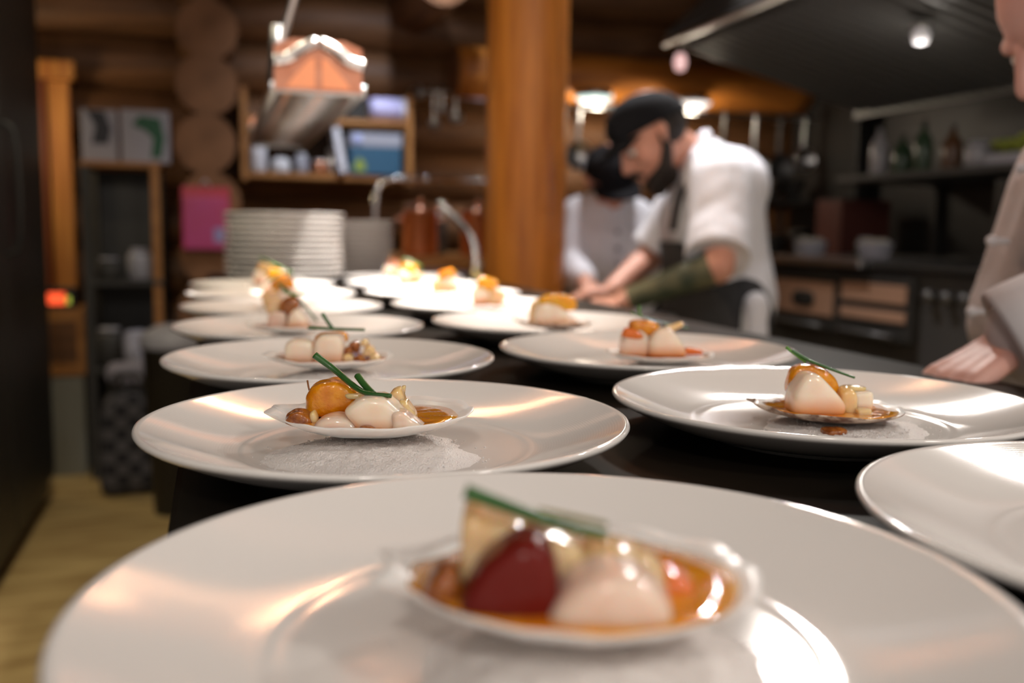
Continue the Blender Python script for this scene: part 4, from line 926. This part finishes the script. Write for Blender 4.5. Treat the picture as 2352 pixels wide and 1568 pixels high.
# --- fourth plate of the right row
d = Dish('R3', 1275, -.008, .0500, .046, .0090, 'on the fourth plate of the right row', lift=.009, level=.0078, ear=.12, brown=True, salt=(.045, .044))
d.sil('scallop_piece', [(1228, 755), (1226, 715), (1245, 696), (1275, 700), (1315, 730), (1335, 757)], -.014, .015, 'scallop', 'large cream scallop sloping right', 'scallop', 9)
d.sil('scallop_piece', [(1214, 740), (1220, 700), (1236, 686), (1248, 700), (1244, 745)], -.006, .010, 'scallop_gold', 'golden edge piece at the left', 'scallop', 8)
d.sil('citrus_segment', [(1236, 704), (1240, 684), (1270, 674), (1310, 680), (1326, 698), (1312, 714)], -.008, .012, 'citrus_yellow', 'bright yellow orange citrus dome on top', 'citrus', 8)
d.chive_at([(1234, 690, .004), (1262, 678, .003), (1320, 694, .002)], .0022, 'thin chive behind the citrus', 'chive_light', .8, .3)
# --- the farther, blurred dishes
def far_dish(key, where, seed, main, flip=1, green=True, off=(0, 0)):
    rnd = random.Random(seed)
    d = Dish(key, off[0] or None, -.004, .0480, .044, .0090, where, lift=.009, level=.0082, ear=.08, salt=(.044, .042))
    d.piece('scallop_piece', -.012*flip, -.008, .0230, (.0150, .012, .0150), 'scallop', 'pale scallop chunk', 'scallop', (0, -.2*flip, 0), SC, 6)
    d.piece('scallop_piece', .013*flip, -.008, .0200, (.0135, .011, .0125), 'scallop_gold', 'golden scallop chunk', 'scallop', (0, .3*flip, 0), [], 6)
    d.piece('citrus_segment', -.002*flip, -.004, .0400, (.0165, .011, .0110), main, 'orange citrus piece on top', 'citrus', (0, .3*flip, 0), [], 4)
    if green:
        d.chive([(-.016*flip, .0, .062), (.004*flip, -.003, .055), (.024*flip, -.006, .044)], .0026, 'chive on top of the food', 'chive_light', .8, .3)
    return d
far_dish('L4', 'on the fifth plate of the left row', 3, 'citrus', -1)
far_dish('L5', 'on the sixth plate of the left row', 4, 'citrus_yellow', 1, True, (.014, 0))
far_dish('L6', 'on the seventh plate of the left row', 5, 'onion', 1, True, (.010, 0))
far_dish('R4', 'on the fifth plate of the right row', 6, 'citrus_yellow', 1, False, (.006, 0))
far_dish('R5', 'on the sixth plate of the right row', 7, 'citrus', -1, False, (.006, 0))
far_dish('R6', 'on the seventh plate of the right row', 8, 'citrus_yellow', 1, True, (-.004, 0))
far_dish('R7', 'on the eighth plate of the right row', 9, 'caramel', 1, False, (-.02, 0))

# ------------------------------------------------------------------ people
def capsule(bm, p0, r0, p1, r1, seg=14, sx=1.0, axis=None):
    """Tapered capsule; with `axis` the section is widened by sx along that axis."""
    p0, p1 = Vector(p0), Vector(p1); d = p1-p0; L = d.length
    u, v, d = frame_of(d if L > 1e-6 else (0, 0, 1)); prof = []
    for k in range(6): a = PI/2*(1-k/5); prof.append((r0*math.cos(a), -r0*math.sin(a)))
    for k in range(6): a = PI/2*k/5; prof.append((r1*math.cos(a), L+r1*math.sin(a)))
    rings = []
    for r, h in prof:
        if r < 1e-6: rings.append([bm.verts.new(p0+d*h)]); continue
        ring = []
        for k in range(seg):
            q = u*math.cos(2*PI*k/seg)*r+v*math.sin(2*PI*k/seg)*r
            if axis is not None: ax = Vector(axis).normalized(); q += ax*q.dot(ax)*(sx-1)
            ring.append(bm.verts.new(p0+d*h+q))
        rings.append(ring)
    for a, b in zip(rings, rings[1:]):
        for k in range(seg):
            k2 = (k+1) % seg
            if len(a) == 1: bm.faces.new((a[0], b[k2], b[k]))
            elif len(b) == 1: bm.faces.new((a[k], a[k2], b[0]))
            else: bm.faces.new((a[k], a[k2], b[k2], b[k]))
def chain(bm, pts, rads, sx=1.0, axis=None):
    for (p0, p1, r0, r1) in zip(pts, pts[1:], rads, rads[1:]): capsule(bm, p0, r0, p1, r1, 14, sx, axis)
def ellipsoid(bm, c, R, rad):       # R: 3x3 with columns = axes
    r = bmesh.ops.create_icosphere(bm, subdivisions=3, radius=1)
    for v in r['verts']: v.co = Vector(c)+R @ Vector((v.co.x*rad[0], v.co.y*rad[1], v.co.z*rad[2]))
TMP = bpy.data.scenes.new('melt')
def fuse(bm, voxel, smooth=6):
    """Melt overlapping closed shapes into one continuous surface."""
    bmesh.ops.recalc_face_normals(bm, faces=bm.faces[:])
    me = bpy.data.meshes.new('tmp'); bm.to_mesh(me); bm.free()
    o = bpy.data.objects.new('tmp', me); C.objects.link(o)
    md = o.modifiers.new('r', 'REMESH'); md.mode = 'VOXEL'; md.voxel_size = voxel
    ms = o.modifiers.new('s', 'SMOOTH'); ms.iterations = smooth; ms.factor = .5
    for c_ in (C,): c_.objects.unlink(o)
    TMP.collection.objects.link(o)
    with bpy.context.temp_override(scene=TMP, view_layer=TMP.view_layers[0]):
        dg = bpy.context.evaluated_depsgraph_get(); dg.update(); out = bpy.data.meshes.new_from_object(o.evaluated_get(dg))
    bpy.data.objects.remove(o); bpy.data.meshes.remove(me)
    out.polygons.foreach_set('use_smooth', [True]*len(out.polygons))
    return out
def ruffle(me, waves):       # cloth folds
    co = [Vector(v.co) for v in me.vertices]; no = [Vector(v.normal) for v in me.vertices]
    for c, n in zip(co, no):
        q = c.copy()
        for a, f in waves: c += n*a*noise.noise(Vector((q.x*f, q.y*f, q.z*f*.6)))
    me.vertices.foreach_set('co', [x for c in co for x in c]); me.update()
def hand_shapes(bm, wrist, d, palm_n, thumb_side, curl=.5, sc=1.0):
    """Palm with five unequal bent fingers; d = pointing direction, palm_n = where the palm faces."""
    d = Vector(d).normalized(); n = (Vector(palm_n)-d*Vector(palm_n).dot(d)).normalized(); s = d.cross(n).normalized()
    if s.dot(Vector(thumb_side)) < 0: s = -s
    w = Vector(wrist); kn = []
    for k, (off, L) in enumerate(((.030, .066), (.010, .074), (-.010, .069), (-.029, .054))):
        b0 = w+d*.012*sc+s*off*.55*sc; b1 = w+d*(.088-.004*abs(k-1))*sc+s*off*sc
        capsule(bm, b0, .0135*sc, b1, .0115*sc, 10)
        p = b1; a = 0.0
        for f, r in ((.45, .0095), (.32, .0088), (.25, .0078)):
            a += curl*.75; q = p+(d*math.cos(a)+n*math.sin(a))*L*f*sc*1.15
            capsule(bm, p, (r+.0006)*sc, q, r*sc, 10); p = q
    t0 = w+d*.018*sc+s*.020*sc; t1 = w+d*.048*sc+s*.048*sc+n*.012*sc; t2 = t1+(d*.8+s*.15+n*.45).normalized()*.034*sc; t3 = t2+(d*.9-s*.1+n*.5).normalized()*.026*sc
    capsule(bm, t0, .0155*sc, t1, .0125*sc, 10); capsule(bm, t1, .0115*sc, t2, .0100*sc, 10); capsule(bm, t2, .0098*sc, t3, .0085*sc, 10)
def head_axes(f, u):
    f = Vector(f).normalized(); u = (Vector(u)-f*Vector(u).dot(f)).normalized(); l = u.cross(f)
    return Matrix((f, l, u)).transposed()
def head_shapes(bm, c, R, s=1.0):
    g = lambda x, y, z: Vector(c)+R @ (Vector((x, y, z))*s)
    ellipsoid(bm, g(-.012, 0, .035), R, (.098*s, .077*s, .092*s))       # skull
    ellipsoid(bm, g(.022, 0, -.035), R, (.068*s, .060*s, .075*s))       # face
    capsule(bm, g(.030, 0, -.085), .040*s, g(.058, 0, -.098), .026*s)   # jaw and chin
    capsule(bm, g(.086, 0, .012), .010*s, g(.108, 0, -.030), .0135*s)   # nose
    for y in (-1, 1):
        capsule(bm, g(.078, y*.018, .022), .012*s, g(.070, y*.045, .020), .012*s)     # brow
        capsule(bm, g(.058, y*.040, -.022), .022*s, g(.055, y*.042, -.032), .022*s)   # cheek
        capsule(bm, g(.106, y*.0, -.031), .009*s, g(.096, y*.012, -.033), .008*s)     # nostril
        capsule(bm, g(-.008, y*.074, .018), .010*s, g(-.016, y*.086, .006), .012*s); capsule(bm, g(-.016, y*.086, .006), .010*s, g(-.006, y*.078, -.022), .008*s)   # ear
    capsule(bm, g(.088, -.016, -.060), .008*s, g(.088, .016, -.060), .008*s); capsule(bm, g(.085, -.013, -.072), .008*s, g(.085, .013, -.072), .008*s)   # lips
def eyes(parent, c, R, s=1.0):
    W = mat('eye_white', (.7, .68, .65), .3); D = mat('iris_dark', (.04, .025, .015), .2)
    for y in (-1, 1):
        bm = BM(); ellipsoid(bm, Vector(c)+R @ (Vector((.074, y*.031, .002))*s), R, (.011*s, .012*s, .010*s)); e = obj('eye', bm, W, parent); e.location = -parent.location
        bm = BM(); ellipsoid(bm, Vector(c)+R @ (Vector((.0825, y*.031, -.003))*s), R, (.004*s, .0055*s, .0055*s)); obj('iris', bm, D, e)
def cap_shapes(c, R, s=1.0, brim=True):
    g = lambda x, y, z: Vector(c)+R @ (Vector((x, y, z))*s)
    bm = BM(); rings = []; n = 28
    for j in range(9):
        a = PI/2*j/8*1.0; ring = []
        for k in range(n):
            b = 2*PI*k/n; ring.append(bm.verts.new(g(-.012+.110*math.cos(a)*math.cos(b), .089*math.cos(a)*math.sin(b), .030+.018*math.cos(b)*math.cos(a)+.085*math.sin(a)+(.010 if j else 0)))) if j < 8 else None
        if j == 8: ring = [bm.verts.new(g(-.012, 0, .126))]
        rings.append(ring)
    for a_, b_ in zip(rings, rings[1:]):
        for k in range(n):
            k2 = (k+1) % n
            bm.faces.new((a_[k], a_[k2], b_[0]) if len(b_) == 1 else (a_[k], a_[k2], b_[k2], b_[k]))
    r2 = [bm.verts.new(Vector(v.co)-R @ Vector((0, 0, .004))) for v in rings[0]]
    for k in range(n): bm.faces.new((rings[0][k], r2[k], r2[(k+1) % n], rings[0][(k+1) % n]))
    bm.faces.new(r2)
    b2 = None
    if brim:
        b2 = BM(); up, dn = [], []
        m_ = 16
        for j in range(5):
            q = j/4; ru, rd = [], []
            for k in range(m_+1):
                a = -1.15+2.3*k/m_; x = .094*math.cos(a*.95)+.072*q*math.cos(a*.8)**.7; y = (.086*math.sin(a)/math.sin(1.15)*.93)*(1+.04*q)
                z = .050-.010*q-.35*y*y/.1
                ru.append(b2.verts.new(g(x, y, z+.002))); rd.append(b2.verts.new(g(x, y, z-.002)))
            up.append(ru); dn.append(rd)
        for L in (up, dn):
            for j in range(4):
                for k in range(m_): b2.faces.new((L[j][k], L[j][k+1], L[j+1][k+1], L[j+1][k]))
        for k in range(m_):
            for j in (0, 4): b2.faces.new((up[j][k], up[j][k+1], dn[j][k+1], dn[j][k]))
        for j in range(4):
            for k in (0, m_): b2.faces.new((up[j][k], up[j+1][k], dn[j+1][k], dn[j][k]))
    return bm, b2
def person(label, base):
    t = empty('person', base, 0, label, 'person'); return t
def put(name, me, m, t):        # mesh given in world coordinates, kept as a child of the person's base
    o = obj(name, me, m, t); o.location = -t.location; return o

# --- the bearded cook bending over the prep table
def cook_bearded():
    A = at
    hipc = A(1662, 705, 2.70)
    t = person('bearded cook in black cap, white short sleeved shirt and dark apron, bending forward', (hipc.x, hipc.y, 0))
    hc = A(1497, 318, 2.64)
    left, up = -RIGHT, UP
    Fv = (left*.80-up*.62-FWD*.12); Uv = (left*.60+up*.78)
    R = head_axes(Fv, Uv)
    neck0, neck1 = A(1612, 385, 2.70), A(1540, 330, 2.67)
    chest, waist = A(1632, 490, 2.72), A(1652, 610, 2.72)
    Ls, Le, Lw = A(1655, 430, 2.50), A(1648, 612, 2.34), A(1440, 688, 2.40)
    Rs, Re, Rw = A(1590, 430, 2.90), A(1492, 590, 2.93), A(1405, 668, 2.74)
    Lh, Rh = hipc-FWD*.09, hipc+FWD*.09
    Lk, Rk = Vector((Lh.x-.03, Lh.y-.03, .46)), Vector((Rh.x-.05, Rh.y+.02, .46))
    Lf, Rf = Vector((Lh.x+.02, Lh.y-.04, .075)), Vector((Rh.x+.0, Rh.y+.04, .075))
    # body, one surface
    bm = BM(); head_shapes(bm, hc, R, 1.0)
    chain(bm, [neck0, neck1, hc], [.062, .055, .05])
    chain(bm, [hipc, waist, chest, neck0], [.120, .115, .125, .075], 1.25, FWD)
    chain(bm, [Ls, Le, Lw], [.056, .043, .030]); chain(bm, [Rs, Re, Rw], [.056, .043, .030])
    chain(bm, [neck0, Ls], [.07, .056]); chain(bm, [neck0, Rs], [.07, .056])
    hand_shapes(bm, Lw, A(1355, 697, 2.40)-Lw, (0, 0, -1), -FWD, .55); hand_shapes(bm, Rw, A(1330, 676, 2.72)-Rw, (0, 0, -1), FWD, .55)
    for h, k, f in ((Lh, Lk, Lf), (Rh, Rk, Rf)):
        chain(bm, [h, k, f], [.085, .058, .042]); capsule(bm, f-Vector((0, 0, .03)), .04, f+left*.14-Vector((0, 0, .042)), .03)
    me = fuse(bm, .0055, 4); put('body', me, [M['skin'], M['tattoo']], t)
    for p in me.polygons:     # tattooed left forearm
        c = p.center; s = (c-Le).dot((Lw-Le).normalized())/(Lw-Le).length
        if .06 < s < .97 and (c-(Le+(Lw-Le)*s)).length < .07: p.material_index = 1
    eyes(t, hc, R)
    cb, br = cap_shapes(hc, R, 1.02); cp = put('cap', cb, M['cap'], t); b_ = obj('brim', br, M['cap'], cp)
    # beard and hair
    g = lambda x, y, z: hc+R @ Vector((x, y, z))
    bm = BM(); capsule(bm, g(.030, 0, -.098), .042, g(.062, 0, -.112), .030)
    for y in (-1, 1): chain(bm, [g(.068, y*.020, -.098), g(.030, y*.056, -.082), g(-.002, y*.068, -.040), g(-.008, y*.070, .0)], [.024, .020, .014, .010])
    chain(bm, [g(.086, -.026, -.064), g(.098, 0, -.048), g(.086, .026, -.064)], [.008, .0085, .008])
    put('beard', fuse(bm, .0045, 3), M['hair'], t)
    bm = BM(); ellipsoid(bm, g(-.040, 0, .015), R, (.075, .078, .070)); put('hair', bm, M['hair'], t)
    # shirt
    bm = BM()
    chain(bm, [hipc+UP*.01, waist, chest, neck0+RIGHT*.01], [.145, .138, .148, .085], 1.25, FWD)
    chain(bm, [chest+RIGHT*.02+UP*.05, A(1668, 430, 2.71)], [.14, .12], 1.3, FWD)
    chain(bm, [neck0+RIGHT*.01, Ls, Ls.lerp(Le, .55), Ls.lerp(Le, .82)], [.088, .082, .078, .080])
    chain(bm, [neck0+RIGHT*.01, Rs, Rs.lerp(Re, .55), Rs.lerp(Re, .82)], [.088, .080, .074, .074])
    chain(bm, [waist+RIGHT*.03, hipc+RIGHT*.03+UP*.015], [.10, .105], 1.2, FWD)
    me = fuse(bm, .009, 8)
    for s0, e0 in ((Ls, Le), (Rs, Re)):      # straight sleeve hems
        ax = (e0-s0).normalized(); lim = (e0-s0).length*.90
        for v in me.vertices:
            q = Vector(v.co)-s0; k_ = q.dot(ax)
            if k_ > lim-.03 and (q-ax*k_).length < .12 and k_ < lim+.1:
                rad_ = q-ax*k_
                v.co = s0+ax*min(k_, lim)+rad_*(1+.12*max(0, (k_-lim+.03)/.06))
    ruffle(me, ((.009, 9), (.005, 22)))
    put('shirt', me, M['cloth_white'], t)
    bm = BM()       # collar band
    ring = [neck1.lerp(neck0, .62)+(R.col[1]*math.cos(a)*.075+(neck1-neck0).normalized().cross(R.col[1])*math.sin(a)*.078) for a in [2*PI*k/20 for k in range(21)]]
    tube(bm, ring, .016, 8, False); put('collar', bm, M['cloth_white'], t)
    # apron: bib, skirt, neck strap, ties
    bm = BM(); ap = []
    fr = left
    for z, half, out in ((1.02, .10, .155), (.95, .13, .160), (.86, .19, .168), (.74, .23, .172), (.60, .24, .175), (.46, .25, .180)):
        ctr = (chest.lerp(hipc, min(1, max(0, (chest.z-z)/(chest.z-hipc.z))))) if z > hipc.z else Vector((hipc.x, hipc.y, z))
        row_o, row_i = [], []
        for k in range(15):
            s = -1+2*k/14; a = s*half/.17*1.25
            rr = out+.006*noise.noise(Vector((s*3, z*9, 1)))
            q = Vector((ctr.x, ctr.y, z))+fr*math.cos(a)*rr+FWD*math.sin(a)*rr*1.22
            row_o.append(bm.verts.new(q)); row_i.append(bm.verts.new(q-(fr*math.cos(a)+FWD*math.sin(a))*.004))
        ap.append((row_o, row_i))
    for (o0, i0), (o1, i1) in zip(ap, ap[1:]):
        for k in range(14):
            bm.faces.new((o0[k], o0[k+1], o1[k+1], o1[k])); bm.faces.new((i0[k], i1[k], i1[k+1], i0[k+1]))
        for k in (0, 14): bm.faces.new((o0[k], o1[k], i1[k], i0[k]))
    for (o_, i_) in (ap[0], ap[-1]):
        for k in range(14): bm.faces.new((o_[k], o_[k+1], i_[k+1], i_[k]))
    apr = put('apron', bm, M['apron'], t)
    bm = BM(); tube(bm, curve_pts([A(1607, 352, 2.615), A(1583, 405, 2.575), A(1560, 450, 2.56), A(1545, 530, 2.56)], 6), .013, 8, True, .5); obj('neck_strap', bm, M['apron'], apr)
    # trousers and shoes
    bm = BM()
    for h, k, f in ((Lh, Lk, Lf), (Rh, Rk, Rf)): chain(bm, [h+UP*.01, k, f+UP*.03], [.108, .082, .066])
    capsule(bm, hipc-FWD*.05-UP*.02, .13, hipc+FWD*.05-UP*.02, .13); put('trousers', fuse(bm, .01, 5), M['trouser'], t)
    for f in (Lf, Rf):
        bm = BM(); capsule(bm, Vector((f.x, f.y, .056)), .055, Vector((f.x, f.y, .052))+left*.16, .046); me = fuse(bm, .008, 4)
        for v in me.vertices: v.co.z = max(v.co.z, .001)
        put('shoe', me, M['black'], t)
    bm = blob((.035, .03, .075), [], 3, 3, .01, 20, 2); o = obj('towel', bm, M['cloth_white'], t); o.location = A(1733, 735, 2.50)-t.location
cook_bearded()

# --- second cook half hidden behind, facing the camera
def cook_second():
    A = at; dp = 3.30
    hipc = A(1400, 690, dp+.12)
    t = person('second cook in dark cap and white jacket, half hidden behind the bearded cook', (hipc.x, hipc.y, 0))
    hc = A(1402, 412, dp); toward = -FWD
    Fv = toward*.72-UP*.62+RIGHT*.22; R = head_axes(Fv, UP*.8+toward*.5)
    neck0, chest, waist = A(1395, 478, dp+.04), A(1395, 545, dp+.08), A(1398, 630, dp+.10)
    Ls, Le, Lw = A(1460, 500, dp+.05), A(1480, 610, dp-.02), A(1425, 655, dp-.22)
    Rs, Re, Rw = A(1330, 500, dp+.05), A(1312, 610, dp-.02), A(1345, 650, dp-.22)
    bm = BM(); head_shapes(bm, hc, R, .95); chain(bm, [neck0, hc], [.055, .05])
    chain(bm, [hipc, waist, chest, neck0], [.115, .105, .115, .065], 1.3, RIGHT)
    for s_, e_, w_, sd in ((Ls, Le, Lw, -1), (Rs, Re, Rw, 1)):
        chain(bm, [neck0, s_, e_, w_], [.06, .052, .040, .028]); hand_shapes(bm, w_, toward*.8+RIGHT*sd*.3-UP*.35, (0, 0, -1), RIGHT*sd, .6, .95)
    feet = []
    for sd in (-1, 1):
        h = hipc+RIGHT*sd*.09; k = Vector((h.x, h.y, .45))+toward*.02; f = Vector((h.x, h.y, .07)); feet.append((h, k, f))
        chain(bm, [h, k, f], [.08, .055, .04]); capsule(bm, f-UP*.03, .038, f+toward*.13-UP*.04, .03)
    put('body', fuse(bm, .007, 4), M['skin'], t); eyes(t, hc, R, .95)
    cb, br = cap_shapes(hc, R, .98); cp = put('cap', cb, M['cap'], t); obj('brim', br, M['cap'], cp)
    g = lambda x, y, z: hc+R @ Vector((x, y, z))
    bm = BM(); ellipsoid(bm, g(-.040, 0, .0), R, (.072, .080, .085)); put('hair', bm, M['hair'], t)
    bm = BM(); chain(bm, [hipc, waist, chest, neck0+UP*.0], [.14, .13, .14, .075], 1.3, RIGHT)
    for s_, e_, w_ in ((Ls, Le, Lw), (Rs, Re, Rw)): chain(bm, [neck0, s_, e_, e_.lerp(w_, .75)], [.075, .072, .060, .046])
    me = fuse(bm, .010, 8)
    ruffle(me, ((.008, 10), (.004, 24)))
    put('jacket', me, M['cloth_white'], t)
    bm = BM()
    for h, k, f in feet: chain(bm, [h+UP*.01, k, f+UP*.03], [.10, .078, .062])
    capsule(bm, hipc-RIGHT*.05-UP*.03, .125, hipc+RIGHT*.05-UP*.03, .125); put('trousers', fuse(bm, .011, 5), M['trouser'], t)
    for h, k, f in feet:
        bm = BM(); capsule(bm, Vector((f.x, f.y, .056)), .054, Vector((f.x, f.y, .05))+toward*.15, .045); me = fuse(bm, .009, 4)
        for v in me.vertices: v.co.z = max(v.co.z, .001)
        put('shoe', me, M['black'], t)
    for k in range(4):
        bm = BM(); ellipsoid(bm, chest.lerp(waist, -.15+k*.42)+toward*.150+RIGHT*.02, Matrix.Identity(3), (.009, .009, .009)); put('button', bm, M['grey_plastic'], t)
cook_second()

# --- person at the right edge leaning on the counter
def cook_right():
    A = at; dp = 1.16
    t0 = A(2560, 900, dp+.10)
    t = person('person in white double breasted chef jacket leaning on the counter at the right edge', (t0.x, t0.y, 0))
    left = -RIGHT
    hc = A(2490, 45, dp+.03); R = head_axes(left*.80-UP*.60-FWD*.05, UP*.8+left*.6)
    neck0 = A(2585, 225, dp+.06); chest = A(2598, 465, dp+.10); waist = A(2496, 745, dp+.12); hipc = A(2580, 960, dp+.12)
    Ls, Le, Lw = A(2560, 420, dp-.12), A(2640, 650, dp-.20), A(2335, 788, dp-.165)
    Rs, Re, Rw = A(2560, 420, dp+.30), A(2500, 700, dp+.36), A(2330, 820, dp+.30)
    hd = A(2175, 880, dp-.19)-Lw
    bm = BM(); head_shapes(bm, hc, R, .96); chain(bm, [neck0, neck0.lerp(hc, .5), hc], [.062, .055, .05])
    chain(bm, [hipc, waist, chest, neck0], [.115, .110, .115, .07], 1.25, FWD)
    for s_, e_, w_ in ((Ls, Le, Lw), (Rs, Re, Rw)): chain(bm, [neck0, s_, e_, w_], [.06, .054, .042, .031])
    hand_shapes(bm, Lw, hd, (0, 0, -1), FWD, .25, 1.0); hand_shapes(bm, Rw, left*.8-UP*.45, (0, 0, -1), -FWD, .3, 1.0)
    feet = []
    for sd in (-1, 1):
        h = hipc+FWD*sd*.09; k = Vector((h.x-.02, h.y, .46)); f = Vector((h.x, h.y, .07)); feet.append((h, k, f))
        chain(bm, [h, k, f], [.085, .057, .042]); capsule(bm, f-UP*.03, .038, f+left*.13-UP*.04, .03)
    me = fuse(bm, .0045, 4); put('body', me, M['skin_pink'], t); eyes(t, hc, R, .96)
    g = lambda x, y, z: hc+R @ Vector((x, y, z))
    bm = BM(); ellipsoid(bm, g(-.030, 0, .045), R, (.092, .082, .090)); put('hair', bm, M['hair'], t)
    bm = BM(); chain(bm, [hipc+UP*.02, waist, chest, neck0], [.140, .138, .142, .080], 1.25, FWD)
    for s_, e_, w_ in ((Ls, Le, Lw), (Rs, Re, Rw)): chain(bm, [neck0, s_, e_, e_.lerp(w_, .80)], [.075, .076, .066, .058])
    me = fuse(bm, .007, 8)
    ruffle(me, ((.005, 11), (.003, 26)))
    put('jacket', me, M['cloth_cream'], t)
    e1 = Le.lerp(Lw, .80); dd = (Lw-Le).normalized(); u, v, _ = frame_of(dd)
    bm = BM(); lathe(bm, [(.054, -.03), (.062, -.028), (.064, .028), (.060, .034), (.050, .030), (.050, -.028), (.054, -.03)], 24)
    M4 = Matrix((u, v, dd)).transposed().to_4x4(); M4.translation = e1; bmesh.ops.transform(bm, matrix=M4, verts=bm.verts[:]); put('cuff', bm, M['cloth_cream'], t)
    for px, py in ((2345, 385), (2278, 553), (2232, 715)):
        bm = BM(); c = A(px, py, dp+.085); ellipsoid(bm, c, Matrix.Identity(3), (.0075, .0075, .0075)); capsule(bm, c, .004, c+RIGHT*.02, .004); put('button', bm, M['cloth_white'], t)
    bm = BM()
    for h, k, f in feet: chain(bm, [h+UP*.01, k, f+UP*.03], [.108, .082, .066])
    capsule(bm, hipc-FWD*.05-UP*.03, .128, hipc+FWD*.05-UP*.03, .128); put('trousers', fuse(bm, .011, 5), M['trouser'], t)
    for h, k, f in feet:
        bm = BM(); capsule(bm, Vector((f.x, f.y, .056)), .054, Vector((f.x, f.y, .05))+left*.15, .045); me = fuse(bm, .009, 4)
        for v in me.vertices: v.co.z = max(v.co.z, .001)
        put('shoe', me, M['black'], t)
cook_right()
bpy.data.scenes.remove(TMP)
